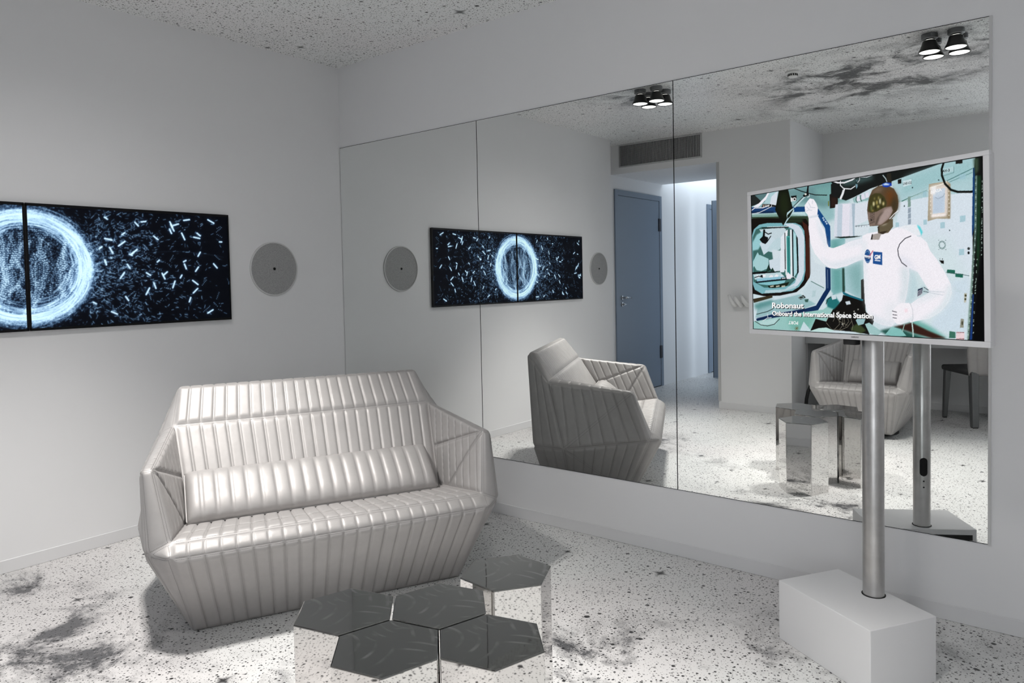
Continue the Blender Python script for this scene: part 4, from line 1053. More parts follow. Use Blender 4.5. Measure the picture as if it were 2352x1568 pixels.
# mirrors: three panels side by side
MT, MB = 2.179, .3134
for x0, x1, lab in ((0.004, 1.1985, 'leftmost of the three tall wall mirrors, running into the room corner'),
                    (1.2030, 2.3860, 'middle one of the three tall wall mirrors, reflecting the sofa side and blue door'),
                    (2.3905, 3.5940, 'rightmost wall mirror, behind the white television on its steel pole')):
    t = thing('wall_mirror', lab, 'mirror', ((x0 + x1) / 2, 0, MB), 0, 'mirror panels along the wall')
    h = (x1 - x0) / 2
    box('backing', -h - .0024, h + (.0024 if x1 < 3 else 0), -.0035, 0, -.003, MT - MB + .003, M['darkgap'], t)
    box('glass', -h, h, -.006, -.0035, 0, MT - MB, M['mirror'], t)
    if x1 > 3: box('edge_strip', h + .0003, h + .009, -.0065, 0, -.003, MT - MB + .003, M['ringgrey'], t)

# ------------------------------------------------------------------ doors in the corridor
def corridor_door(name, y0, y1, lf0, lf1, handle):
    """door in the corridor wall x=-.18, between y0 (near) and y1 (far)"""
    d = bpy.data.objects.new(name, None); COL.objects.link(d); d.location = (-.18, y0, 0); struct(d)
    w_ = y0 - y1; a, b = y0 - lf0, y0 - lf1
    boxes('door_frame', [(0, .018, -a, 0, 0, 2.25), (0, .018, -w_, -b, 0, 2.25), (0, .018, -b, -a, 2.19, 2.25)], M['door'], d, .002)
    lf = box('door_leaf', .001, .012, -b + .003, -a - .003, .008, 2.187, M['door'], d, .002)
    for z in (1.91, .41):
        hb = bmesh.new(); add_box(hb, .008, .030, -b - .016, -b + .022, z - .075, z + .075, .004)
        from_bm('hinge', hb, M['hinge'], d)
    box('threshold_gap', .0, .013, -b + .003, -a - .003, 0.0005, .008, M['darkgap'], d)
    if handle:
        rot = Matrix.Rotation(PI / 2, 4, 'Y')
        hy = -a - .065
        lathe('handle_rose', [(.026, 0), (.026, .008), (.020, .011), (.011, .012), (.011, .05)], M['nickel'], lf, 24, Matrix.Translation((.012, hy, 1.078)) @ rot)
        tube('lever', [(.058, hy + .008, 1.078), (.060, hy - .03, 1.078), (.060, hy - .075, 1.076), (.058, hy - .125, 1.074)], [.010, .0105, .009, .0075], M['nickel'], lf, 12)
        lathe('lock_rose', [(.026, 0), (.026, .008), (.019, .011), (.012, .012), (.012, .03)], M['nickel'], lf, 24, Matrix.Translation((.012, hy, 1.005)) @ rot)
        box('thumb_turn', .040, .050, hy - .028, hy + .006, 1.000, 1.012, M['nickel'], lf, .003)
    return d
corridor_door('door_1', -3.79, -4.865, -3.855, -4.805, True)
corridor_door('door_2', -6.17, -7.20, -6.235, -7.13, False)
d3 = bpy.data.objects.new('door_3', None); COL.objects.link(d3); d3.location = (.12, -5.75, 0); struct(d3)
box('door_leaf', -.02, .86, 0, .042, .01, 2.24, M['door'], d3, .003)
box('door_edge', -.026, -.02, 0, .042, .01, 2.24, M['darkgap'], d3)
lathe('handle_rose', [(.026, 0), (.026, .008), (.011, .012), (.011, .05)], M['nickel'], d3, 20, Matrix.Translation((.07, .042, 1.05)) @ Matrix.Rotation(-PI / 2, 4, 'X'))

# ------------------------------------------------------------------ air vent
v = thing('air_vent', 'wide grey air vent with upright fins above the corridor opening', 'vent', (.385, YF, 2.46))
hw = .465
boxes('frame', [(-hw, hw, 0, .012, 0, .014), (-hw, hw, 0, .012, .224, .238), (-hw, -hw + .012, 0, .012, .014, .224), (hw - .012, hw, 0, .012, .014, .224)], M['alu'], v, .001)
box('duct_backing', -hw + .01, hw - .01, .0003, .0012, .012, .226, M['ventdark'], v)
fins = boxes('fins', [(-hw + .020 + i * .0162 - .0022, -hw + .020 + i * .0162 + .0022, .001, .010, .014, .224) for i in range(57)] + [(-hw + .012, hw - .012, .001, .004, .014 + .0105 * j, .0155 + .0105 * j) for j in range(1, 20)], M['alu'], v)
fins['kind'] = 'stuff'

# ------------------------------------------------------------------ wall displays (one film across two screens)
film = paint_particles(1020, 300)
def display(y_right, y_left, img, lab):
    t = thing('wall_display', lab, 'screen', (0, (y_right + y_left) / 2, 1.1015), 0, 'wall displays showing one film')
    w_ = (y_right - y_left) / 2; h = .596; d = .022; bz = .0075
    box('housing', 0, d - .002, -w_ + .001, w_ - .001, .001, h - .001, M['black'], t)
    boxes('bezel', [(d - .003, d, -w_, w_, 0, bz * 1.6), (d - .003, d, -w_, w_, h - bz * 1.8, h), (d - .003, d, -w_, -w_ + bz, bz, h - bz), (d - .003, d, w_ - bz, w_, bz, h - bz)], M['blacksat'], t)
    picture_grid('screen', img, (d - .0015, -w_ + bz, h - bz * 1.8), (0, 2 * w_ - 2 * bz, 0), (0, 0, -(h - bz * 3.4)), M['wallpic'], t)
# seen from the room the picture runs from -y (left) to +y (right)
display(-.822, -1.837, film[:, 510:], 'black wall display nearer the room corner, showing right half of a light ring')
display(-1.841, -2.852, film[:, :510], 'black wall display farther from room corner, showing left half of a light ring')

# ------------------------------------------------------------------ wall speakers
def speaker(y, lab):
    t = thing('wall_speaker', lab, 'speaker', (0, y, 1.391), 0, 'round speakers on the display wall')
    rot = Matrix.Rotation(PI / 2, 4, 'Y')
    lathe('ring', [(.1625, 0), (.1625, .007), (.159, .009), (.155, .009), (.155, .002)], M['ringgrey'], t, 72, rot, cap=False)
    lathe('grille', [(.155, .001), (.155, .0055), (.05, .0065), (0, .0066)], M['grille'], t, 72, rot, cap=False)
    lathe('centre_badge', [(.0085, .006), (.0085, .009), (.005, .009), (.005, .0075), (0, .0075)], M['blacksat'], t, 24, rot, cap=False)
speaker(-.523, 'round grey speaker flush in the wall between the display and the room corner')
speaker(-3.176, 'round grey speaker beside the blue door, seen only in the mirror')

# ------------------------------------------------------------------ ceiling spots
def head(x, y, lab, grp, angle):
    t = thing('ceiling_spot', lab, 'lamp', (x, y, HC), 0, grp)
    lathe('mount', [(.044, 0), (.044, -.026), (.040, -.029), (0, -.029)], M['lampmount'], t, 32, cap=False)
    nk = lathe('neck', [(.024, -.029), (.024, -.040)], M['blacksat'], t, 24, cap=False)
    lathe('neck_ring', [(.029, -.0345), (.031, -.036), (.029, -.0375), (.023, -.036), (.029, -.0345)], M['lampring'], nk, 32, cap=False)
    lathe('shade', [(.034, -.040), (.037, -.042), (.041, -.058), (.050, -.084), (.0575, -.096), (.0585, -.106), (.055, -.106), (.050, -.098), (.034, -.044)], M['lampblack'], t, 40, cap=False)
    lathe('diffuser', [(.0545, -.103), (.03, -.1045), (0, -.105)], M['lampglow'], t, 32, cap=False)
    light('beam', 'SPOT', (0, 0, -.118), SPOT_W, (1, .97, .93), t, spot_size=math.radians(angle), spot_blend=.85, shadow_soft_size=.012)
    light('spill', 'SPOT', (0, 0, -.118), SPILL_W, (1, .98, .96), t, spot_size=math.radians(165), spot_blend=1.0, shadow_soft_size=.012)
    return t
def cluster(cx, cy_, place, grp, angle):
    for dx, dy, nm in ((-.068, .068, 'a'), (.068, .068, 'b'), (-.068, -.068, 'c'), (.068, -.068, 'd')):
        head(cx + dx, cy_ + dy, 'black cone spot, %s, %s' % ({'a': 'mirror side, toward the display wall', 'b': 'mirror side, away from the display wall', 'c': 'vent side, toward the display wall', 'd': 'vent side, away from the display wall'}[nm], place), grp, angle)
cluster(1.268, -1.946, 'one of four over the sofa', 'ceiling spots over the sofa', 84)
cluster(3.172, -1.995, 'one of four near the television', 'ceiling spots near the television', 70)
t = thing('smoke_detector', 'small white round smoke detector on the ceiling between the spot groups', 'detector', (2.23, -2.17, HC))
lathe('base', [(.05, 0), (.05, -.012), (.044, -.016), (0, -.016)], M['plastic'], t, 36, cap=False)
sh = lathe('sensor_head', [(.032, -.016), (.032, -.019), (.030, -.036), (.024, -.041), (0, -.042)], M['plastic'], t, 32, cap=False)
for i in range(14):
    a = 2 * PI * i / 14
    box('slot', -.0042, .0042, -.0010, .0012, -.033, -.020, M['ventdark'], sh, mtx=Matrix.Rotation(a, 4, 'Z') @ Matrix.Translation((0, -.0322, 0)))

# ------------------------------------------------------------------ quilted leather seating
def quilted_shell(root, half, nch, dz=0.0, stitch=True):
    """sofa / armchair shell: structured facets welded, rounded and quilted, then split into parts"""
    dw = half - .689
    def pt(u_, v_, z_, sx): return np.array((sx * (u_ + dw), -v_, z_ + dz))
    K = dict(FR=(.605, .158, .343), H=(.600, .098, .388), G=(.535, -.26, .348), S=(.572, -.49, .702), T=(.548, -.605, .853), TB=(.550, -.650, .842),
             A1=(.652, .002, .634), A2=(.694, -.006, .630), B2=(.630, -.515, .672), C=(.684, .090, .350), D=(.722, -.41, .293), E=(.665, -.60, .290),
             b1=(.535, -.02, 0), bC=(.542, -.06, 0), bD=(.53, -.40, 0), bE=(.50, -.55, 0))
    k = {}
    for n, q in K.items():
        k[n + 'R'] = pt(*q, 1); k[n + 'L'] = pt(*q, -1)
    Nu = nch * 11; Ns = 88; Nb = 62; Nh = 30; Nt = 8; Nf = 8; Nz = 44
    na = 8
    fac = []                                     # (part, P00, P10, P11, P01, ns, nt, (c00,c10,c11,c01), outward, seams)
    def F_(part, a, b, c, d, ns, nt, ch, out, amp=1.0, seams=()): fac.append((part, k[a], k[b], k[c], k[d], ns, nt, ch, np.array(out, float), amp, seams))
    cc = (0, nch, nch, 0)
    F_('base', 'b1L', 'b1R', 'FRR', 'FRL', Nu, Nz, cc, (0, -1, -.3))
    F_('seat', 'FRL', 'FRR', 'HR', 'HL', Nu, Nf, cc, (0, -1, 1), .55)
    F_('seat', 'HL', 'HR', 'GR', 'GL', Nu, Ns, cc, (0, 0, 1), 1.0, [('t', .30)])
    F_('backrest', 'GL', 'GR', 'SR', 'SL', Nu, Nb, cc, (0, -1, .5))
    F_('headrest', 'SL', 'SR', 'TR', 'TL', Nu, Nh, cc, (0, -1, .7))
    F_('headrest', 'TL', 'TR', 'TBR', 'TBL', Nu, Nt, cc, (0, .3, 1), .5)
    F_('back_shell', 'TBL', 'TBR', 'ER', 'EL', Nu, Nb, cc, (0, 1, .2))
    F_('base', 'EL', 'ER', 'bER', 'bEL', Nu, Nz, cc, (0, 1, -.3))
    for s, sx in (('R', 1), ('L', -1)):
        arm = 'armrest_' + s
        F_(arm, 'H' + s, 'G' + s, 'S' + s, 'A1' + s, Ns, Nb, (.4, na - 1, na + .3, .2), (-sx, 0, .2), 1.0, [('s', k['A1' + s], k['G' + s] * .55 + k['S' + s] * .45), ('s', k['A1' + s], k['G' + s] * .75 + k['H' + s] * .25)])
        F_(arm, 'A1' + s, 'S' + s, 'B2' + s, 'A2' + s, Ns, Nt, (0, na, na, 0), (0, 0, 1), .35)
        F_(arm, 'H' + s, 'C' + s, 'A2' + s, 'A1' + s, Nt, Nb, (0, 1, 1, 0), (0, -1, 0), .5)
        F_(arm, 'FR' + s, 'FR' + s, 'C' + s, 'H' + s, Nt, Nf, (0, 1, 1, 0), (sx, -1, 1), .3)
        F_(arm, 'A2' + s, 'B2' + s, 'D' + s, 'C' + s, Ns, Nb, (0, na + .4, na - .6, .3), (sx, 0, 0), 1.0, [('s', k['A2' + s], k['D' + s])])
        F_('headrest', 'S' + s, 'T' + s, 'TB' + s, 'B2' + s, Nh, Nt, (0, 1, 1, 0), (sx, 0, .5), .3)
        F_('back_shell', 'B2' + s, 'TB' + s, 'E' + s, 'D' + s, Nh, Nb, (0, 3, 3, 0), (sx, .6, 0), .8)
        F_('base', 'FR' + s, 'C' + s, 'bC' + s, 'b1' + s, Nf, Nz, (0, 1, 1, 0), (sx, -1, 0), .6)
        F_('base', 'C' + s, 'D' + s, 'bD' + s, 'bC' + s, Ns, Nz, (0, na, na - .5, .3), (sx, 0, -.4), 1.0, [('s', k['D' + s], k['bC' + s])])
        F_('base', 'D' + s, 'E' + s, 'bE' + s, 'bD' + s, Nh, Nz, (0, 3, 3, 0), (sx, .6, -.3), .8)
    key = {}; V = []; Hh = []; faces = []; part_of = []; pin = []; grids = []
    for part, p00, p10, p11, p01, ns, nt, ch, out, amp, seams in fac:
        s = np.linspace(0, 1, ns + 1)[:, None, None]; t = np.linspace(0, 1, nt + 1)[None, :, None]
        P = (1 - s) * (1 - t) * p00 + s * (1 - t) * p10 + s * t * p11 + (1 - s) * t * p01
        S2, T2 = s[..., 0], t[..., 0]
        c = (1 - S2) * (1 - T2) * ch[0] + S2 * (1 - T2) * ch[1] + S2 * T2 * ch[2] + (1 - S2) * T2 * ch[3]
        fr = c - np.floor(c)
        pil = np.clip(1 - np.abs(2 * fr - 1) ** 6.0, 0, 1) ** .6
        Ls = .5 * (np.linalg.norm(p10 - p00) + np.linalg.norm(p11 - p01)); Lt = .5 * (np.linalg.norm(p01 - p00) + np.linalg.norm(p11 - p10))
        dist = np.minimum(np.minimum(S2, 1 - S2) * Ls + 0 * T2, np.minimum(T2, 1 - T2) * Lt + 0 * S2)
        fade = 1 - np.exp(-(dist / .013) ** 2)
        for sm in seams:
            if sm[0] == 't': dd = np.abs(T2 - sm[1]) * Lt + 0 * S2; fade = fade * (1 - .75 * np.exp(-(dd / .008) ** 2))
            else:
                a, b = sm[1], sm[2]; ab = b - a
                tt = np.clip(((P - a) @ ab) / (ab @ ab), 0, 1)[..., None]
                dd = np.linalg.norm(P - (a + tt * ab), axis=-1); fade = fade * (1 - np.exp(-(dd / .0075) ** 2))
        hgt = amp * .0085 * pil * fade
        ids = np.zeros((ns + 1, nt + 1), int)
        for i in range(ns + 1):
            for j in range(nt + 1):
                p = P[i, j]; kk = (round(p[0] * 2e4), round(p[1] * 2e4), round(p[2] * 2e4))
                q = key.get(kk)
                if q is None:
                    q = key[kk] = len(V); V.append(p); Hh.append(hgt[i, j]); pin.append(abs(p[2] - dz) < 1e-6)
                ids[i, j] = q
        grids.append((part, ids, ch, Ls, Lt, seams, P))
        n = np.cross(P[ns // 2 + 1, nt // 2] - P[ns // 2, nt // 2], P[ns // 2, nt // 2 + 1] - P[ns // 2, nt // 2])
        flip = n @ out < 0
        for i in range(ns):
            for j in range(nt):
                f = [ids[i, j], ids[i + 1, j], ids[i + 1, j + 1], ids[i, j + 1]]
                g = []
                for x in f:
                    if x not in g: g.append(x)
                if len(g) < 3: continue
                faces.append(tuple(g[::-1] if flip else g)); part_of.append(part)
    V = np.array(V); Hh = np.array(Hh); pin = np.array(pin)
    ed = set()
    for f in faces:
        for a, b in zip(f, f[1:] + f[:1]): ed.add((a, b) if a < b else (b, a))
    ed = np.array(list(ed)); deg = np.bincount(ed.reshape(-1), minlength=len(V))[:, None]
    for _ in range(16):
        acc = np.zeros_like(V); np.add.at(acc, ed[:, 0], V[ed[:, 1]]); np.add.at(acc, ed[:, 1], V[ed[:, 0]])
        Vn = V + .55 * (acc / deg - V); V = np.where(pin[:, None], V, Vn)
    tri = np.array([(f[0], f[1], f[2]) for f in faces] + [(f[0], f[2], f[3]) for f in faces if len(f) == 4])
    fn = np.cross(V[tri[:, 1]] - V[tri[:, 0]], V[tri[:, 2]] - V[tri[:, 0]])
    N = np.zeros_like(V)
    for j in range(3): np.add.at(N, tri[:, j], fn)
    N /= np.linalg.norm(N, axis=1)[:, None] + 1e-12
    V = V + N * (Hh - .0015)[:, None]
    V[:, 2] = np.maximum(V[:, 2], dz + .0005)
    for part in ('base', 'seat', 'backrest', 'headrest', 'back_shell', 'armrest_L', 'armrest_R'):
        fs = [f for f, p in zip(faces, part_of) if p == part]
        used = sorted({i for f in fs for i in f}); mp = {a: b for b, a in enumerate(used)}
        po = mesh_obj(part.split('_L')[0].split('_R')[0], V[used], [tuple(mp[i] for i in f) for f in fs], M['leather'], root, True)
        if not stitch: continue
        Q = []; QF = []
        def run(ids, st):
            """thread dashes along a line of (s, t) values on one facet"""
            ns, nt = ids.shape[0] - 1, ids.shape[1] - 1
            st = np.clip(np.array(st), 0, 1)
            x = st[:, 0] * ns; y = st[:, 1] * nt
            i = np.minimum(x.astype(int), ns - 1); j = np.minimum(y.astype(int), nt - 1); a = (x - i)[:, None]; b = (y - j)[:, None]
            def ip(A): return (1 - a) * (1 - b) * A[ids[i, j]] + a * (1 - b) * A[ids[i + 1, j]] + a * b * A[ids[i + 1, j + 1]] + (1 - a) * b * A[ids[i, j + 1]]
            p, nn = ip(V), ip(N)
            L = np.concatenate([[0], np.cumsum(np.linalg.norm(np.diff(p, axis=0), axis=1))])
            for d0 in np.arange(.003, L[-1] - .006, .0056):
                ab = [np.array([np.interp(d, L, p[:, k]) for k in range(3)]) for d in (d0, d0 + .0038)]
                nv = np.array([np.interp(d0, L, nn[:, k]) for k in range(3)]); nv /= np.linalg.norm(nv) + 1e-9
                w_ = np.cross(ab[1] - ab[0], nv); w_ *= .00075 / (np.linalg.norm(w_) + 1e-9)
                q = len(Q); Q.extend([ab[0] + w_ + nv * .0005, ab[0] - w_ + nv * .0005, ab[1] - w_ + nv * .0005, ab[1] + w_ + nv * .0005]); QF.append((q, q + 1, q + 2, q + 3))
        for gp, ids, ch, Ls, Lt, seams, P in grids:
            if gp != part or min(Ls, Lt) < .03: continue
            T = np.linspace(.02, .98, 40)
            c0 = ch[0] * (1 - T) + ch[3] * T; c1 = ch[1] * (1 - T) + ch[2] * T
            for kk in range(int(math.ceil(min(c0.min(), c1.min()))), int(max(c0.max(), c1.max())) + 1):
                s_ = (kk - c0) / np.where(np.abs(c1 - c0) < 1e-6, 1e-6, c1 - c0)
                ok = (s_ > .004) & (s_ < .996)
                if ok.sum() > 3: run(ids, np.stack([s_[ok], T[ok]], 1))
            U = np.linspace(.01, .99, 60)
            for e in (.0055 / Lt, 1 - .0055 / Lt): run(ids, np.stack([U, U * 0 + e], 1))
            if not part in ('backrest', 'seat', 'headrest') and Ls < .9:
                for e in (.0055 / Ls, 1 - .0055 / Ls): run(ids, np.stack([U * 0 + e, U], 1))
            for sm in seams:
                if sm[0] == 't':
                    for o in (-.006, .006): run(ids, np.stack([U, U * 0 + sm[1] + o / Lt], 1))
                else:
                    a, b = sm[1], sm[2]
                    pts = a + U[:, None] * (b - a); flat = P.reshape(-1, 3)
                    uv = []
                    for q in pts:
                        d = ((P - q) ** 2).sum(-1); k_ = np.unravel_index(d.argmin(), d.shape); uv.append((k_[0] / (P.shape[0] - 1), k_[1] / (P.shape[1] - 1)))
                    uv = np.array(uv); co = np.stack([np.polyval(np.polyfit(U, uv[:, 0], 2), U), np.polyval(np.polyfit(U, uv[:, 1], 2), U)], 1)
                    dv = co[-1] - co[0]; nr = np.array((-dv[1] * Lt, dv[0] * Ls)); nr /= np.linalg.norm(nr) + 1e-9
                    for o in (-.006, .006): run(ids, co + nr * (o / Ls, o / Lt))
        if Q:
            so_ = mesh_obj('stitching', Q, QF, M['thread'], po); so_['kind'] = 'stuff'
def cushion(root, length, height, thick, nch):
    """quilted bolster: local x length, z height (0 at the lower edge), -y front"""
    nx, nz = nch * 8, 26
    V = []; ids = {}
    Fc = []
    for side in (0, 1):
        for i in range(nx + 1):
            for j in range(nz + 1):
                rim = i in (0, nx) or j in (0, nz)
                if rim and side: ids[1, i, j] = ids[0, i, j]; continue
                a = i / nx; b = j / nz
                x = (a - .5) * length; z = b * height
                e1 = max(0., 1 - abs(2 * a - 1) ** 26) ** .5; e2 = max(0., 1 - abs(2 * b - 1) ** 3.2) ** .5
                fr = a * nch % 1
                pil = max(0., 1 - abs(2 * fr - 1) ** 2.6) ** .5
                d = e1 * e2 * (thick / 2) * (.86 + .14 * pil)
                if rim: x *= 1.0
                ids[side, i, j] = len(V); V.append((x, -d if side == 0 else d, z))
        for i in range(nx):
            for j in range(nz):
                f = (ids[side, i, j], ids[side, i + 1, j], ids[side, i + 1, j + 1], ids[side, i, j + 1])
                Fc.append(f if side == 0 else f[::-1])
    cv = mesh_obj('cover', V, Fc, M['leather'], root, True)
    L, h = length / 2, height
    c = .012
    rim = [(-L + c, 0, 0), (L - c, 0, 0), (L, 0, c), (L, 0, h - c), (L - c, 0, h), (-L + c, 0, h), (-L, 0, h - c), (-L, 0, c), (-L + c, 0, 0)]
    tube('piping', rim, .0038, M['leather'], cv, 8)

US = math.radians(64.41)                                        # the sofa's own x axis in the room
so = thing('sofa', 'silver quilted leather two-seat sofa in front of the wall displays', 'sofa', (1.505, -1.265, 0), US)
quilted_shell(so, .689, 22)
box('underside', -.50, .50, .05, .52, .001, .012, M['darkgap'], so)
def local(root_loc, rz, u, v_, z):
    c, s = math.cos(rz), math.sin(rz); x, y = u, -v_
    return (root_loc[0] + c * x - s * y, root_loc[1] + s * x + c * y, z)
cu = thing('bolster_cushion', 'long silver quilted bolster cushion lying along the sofa seat', 'cushion', local((1.505, -1.265), US, -.025, -.150, .366), US)
cu.rotation_euler = (-math.radians(50), 0, US)
cushion(cu, 1.035, .245, .105, 18)

AS = math.radians(182.0)
ar = thing('armchair', 'silver quilted leather armchair with a small cushion, seen in the mirror', 'armchair', (2.43, -3.13, 0), AS)
quilted_shell(ar, .374, 12, .035, True)
lathe('swivel_base', [(.0, 0), (.21, 0), (.21, .012), (.19, .034), (0, .036)], M['black'], ar, 40, Matrix.Translation((0, .28, .0)), cap=False)
c2 = thing('seat_cushion', 'small silver quilted cushion standing on the armchair seat', 'cushion', local((2.43, -3.13), AS, -.045, -.165, .402), AS)
c2.rotation_euler = (-math.radians(38), 0, AS)
cushion(c2, .37, .215, .10, 6)

# ------------------------------------------------------------------ hexagonal mirror-steel stools
def stool(x, y, rot, lab):
    t = thing('hexagonal_stool', lab, 'stool', (x, y, 0), rot, 'polished hexagonal steel stools')
    R = .1415; H = .42
    bm = bmesh.new()
    lo = [bm.verts.new((R * math.cos(k * PI / 3), R * math.sin(k * PI / 3), .0)) for k in range(6)]
    hi = [bm.verts.new((R * math.cos(k * PI / 3), R * math.sin(k * PI / 3), H - .004)) for k in range(6)]
    sides = [bm.faces.new((lo[k], lo[(k + 1) % 6], hi[(k + 1) % 6], hi[k])) for k in range(6)]
    bm.faces.new(lo[::-1])
    bmesh.ops.bevel(bm, geom=[e for e in bm.edges if abs(e.verts[0].co.z - e.verts[1].co.z) > .1], offset=.003, segments=3, profile=.5, affect='EDGES')
    from_bm('body', bm, M['chrome'], t, False)
    bm = bmesh.new()
    a = [bm.verts.new((R * math.cos(k * PI / 3), R * math.sin(k * PI / 3), H - .004)) for k in range(6)]
    b = [bm.verts.new((R * math.cos(k * PI / 3), R * math.sin(k * PI / 3), H)) for k in range(6)]
    bm.faces.new(b); bm.faces.new(a[::-1])
    for k in range(6): bm.faces.new((a[k], a[(k + 1) % 6], b[(k + 1) % 6], b[k]))
    bmesh.ops.bevel(bm, geom=[e for e in bm.edges if e.verts[0].co.z > H - .001 and e.verts[1].co.z > H - .001], offset=.0028, segments=3, profile=.5, affect='EDGES')
    from_bm('top', bm, M['chrometop'], t, False)
a0 = Vector((2.3317, -1.869)); e1 = Vector((math.cos(math.radians(44.2)), math.sin(math.radians(44.2)))) * .2505; e2 = Vector((math.cos(math.radians(-15.8)), math.sin(math.radians(-15.8)))) * .2505
HX = math.radians(14.2)
stool(*a0, HX, 'polished steel hexagonal stool nearest the sofa in the group of four')
stool(*(a0 + e1), HX, 'polished steel hexagonal stool in the group of four, beside the lone stool')
stool(*(a0 + e2), HX, 'polished steel hexagonal stool at the front of the group of four')
stool(*(a0 + e1 + e2), HX, 'polished steel hexagonal stool at the outer end of the group, farthest from the sofa')
stool(2.518, -1.416, math.radians(-5.5), 'polished steel hexagonal stool standing alone between the group and the mirrors')

# ------------------------------------------------------------------ television and its stand
st = thing('television_stand', 'round steel pole on a white box plinth holding the television', 'stand', (3.313, -.435, 0))
BX = Matrix.Translation((3.263 - 3.313, -.499 + .435, 0)) @ Matrix.Rotation(math.radians(-31.8), 4, 'Z')
bm = bmesh.new(); add_box(bm, -.205, .205, -.133, .133, .0, .21, .0022, 2)
bmesh.ops.transform(bm, matrix=BX, verts=bm.verts); plinth = from_bm('plinth', bm, M['whitebox'], st)
bm = bmesh.new(); add_box(bm, -.178, .188, .1334, .1342, .162, .187); bmesh.ops.transform(bm, matrix=BX, verts=bm.verts); from_bm('plinth_slot_shade', bm, M['ventdark'], plinth)  # black strip laid on the face, standing in for the slot's shade
bm = bmesh.new(); add_box(bm, -.178, .188, .1335, .1350, .02, .164, .001, 1); bmesh.ops.transform(bm, matrix=BX, verts=bm.verts); from_bm('access_panel', bm, M['whitebox'], plinth)
lathe('collar_gap', [(.0375, .2101), (.0375, .2112), (.034, .2112), (.034, .2101), (.0375, .2101)], M['darkgap'], st, 48, cap=False)
pole = lathe('pole', [(.0336, .2103), (.0336, 1.42), (.032, 1.422), (0, 1.422)], M['brushed'], st, 64, cap=False)
def pole_patch(name, ang, half, z0, z1, rnd, mat):
    """dark opening cut in the pole wall: rounded outline wrapped on the tube"""
    V = []; Fc = []; nz, na = 24, 8; r = .0342; zc = (z0 + z1) / 2; hh = (z1 - z0) / 2
    for i in range(nz + 1):
        s = -1 + 2 * i / nz
        wd = half * max(.02, 1 - max(0, (abs(s) * hh - (hh - half)) / half) ** 2) ** .5
        for j in range(na + 1):
            an = ang + (j / na * 2 - 1) * wd / r
            V.append((r * math.cos(an), r * math.sin(an), zc + s * hh))
    for i in range(nz):
        for j in range(na): Fc.append((i * (na + 1) + j, i * (na + 1) + j + 1, (i + 1) * (na + 1) + j + 1, (i + 1) * (na + 1) + j))
    mesh_obj(name, V, Fc, mat, pole)
PA = math.atan2(3.52, .587) - .22
pole_patch('cable_slot_shade', PA, .0155, .428, .507, .55, M['darkgap'])
pole_patch('screw_hole_shade', PA, .0035, .4035, .4105, 1, M['darkgap'])
pole_patch('screw_hole_shade', PA, .0035, .3775, .3845, 1, M['darkgap'])

TA = math.atan2(-.4273, .9041)
exy = Vector((math.cos(TA), math.sin(TA)))
tvc = Vector((2.8537, -.2889)) + exy * .4425
tv = thing('television', 'white framed television on the steel pole, showing a white robot torso aboard a space station', 'television', (tvc.x, tvc.y, 1.0723), TA)
tv.rotation_euler = (0, -.0113, TA)
ow, oh = .459, .5476; sw, sz0, sz1 = .4415, .0171, .5340
bz_ = boxes('bezel', [(-ow, ow, -.004, .010, 0, sz0), (-ow, ow, -.004, .010, sz1, oh), (-ow, -sw, -.004, .010, sz0, sz1), (sw, ow, -.004, .010, sz0, sz1)], M['tvwhite'], tv, .0014)
box('back_housing', -ow + .004, ow - .004, .004, .029, .004, oh - .004, M['tvwhite'], tv, .003)
ss_ = .0022
boxes('screen_border', [(-sw, sw, -.0012, .004, sz0, sz0 + ss_), (-sw, sw, -.0012, .004, sz1 - ss_, sz1), (-sw, -sw + ss_, -.0012, .004, sz0, sz1), (sw - ss_, sw, -.0012, .004, sz0, sz1)], M['blacksat'], tv)
pic = paint_ops(TV_PICTURE, 640, 376)
rng = np.random.RandomState(2)
pic = np.clip(pic * (1 + rng.normal(0, .02, pic.shape[:2])[..., None]), 0, 1)
lum = pic.mean(-1, keepdims=True); pic = np.clip(lum + (pic - lum) * .88, 0, 1) ** 1.06
scr = picture_grid('screen', pic, (-sw, 0, sz1), (2 * sw, 0, 0), (0, 0, -(sz1 - sz0)), M['tvpic'], tv)
def on_screen(u, v_, lift=.0009, rot=0):
    return Matrix.Translation((-sw + u / 1000 * 2 * sw, -lift, sz1 - v_ / 1000 * (sz1 - sz0))) @ Matrix.Rotation(PI / 2, 4, 'X') @ Matrix.Rotation(rot, 4, 'Z')
text_mesh('caption_shadow', 'Robonaut', .0285, M['textdark'], scr, on_screen(115, 842, .0006), bold=.0010, fit=.150)
text_mesh('caption_shadow', 'Onboard the International Space Station', .0235, M['textdark'], scr, on_screen(115, 897, .0006), bold=.0010, fit=.429)
text_mesh('caption', 'Robonaut', .0285, M['textglow'], scr, on_screen(112, 838), bold=.0007, fit=.1495)
text_mesh('caption', 'Onboard the International Space Station', .0235, M['textglow'], scr, on_screen(112, 893), bold=.0007, fit=.4285)
text_mesh('badge_text', 'NASA', .0112, M['textnavy'], scr, on_screen(566, 519, .0009, -.12), bold=.0004, fit=.025)
text_mesh('badge_text', 'GM', .0185, M['textblue'], scr, on_screen(608, 524), bold=.0008, fit=.0215)
text_mesh('sign_text', 'PORT', .0165, M['textblue'], scr, on_screen(251, 929, .0009, PI), bold=.0003, fit=.045)
text_mesh('sign_text', 'BD', .0175, M['textblue'], scr, on_screen(223, 90), bold=.0004, fit=.025)
text_mesh('sign_text', 'AV-3', .0105, M['textdark'], scr, on_screen(867, 55), sx=1.0, bold=.0003)
text_mesh('sign_text', 'LAB1O2', .0105, M['textdark'], scr, on_screen(724, 92), sx=.78, bold=.0002)
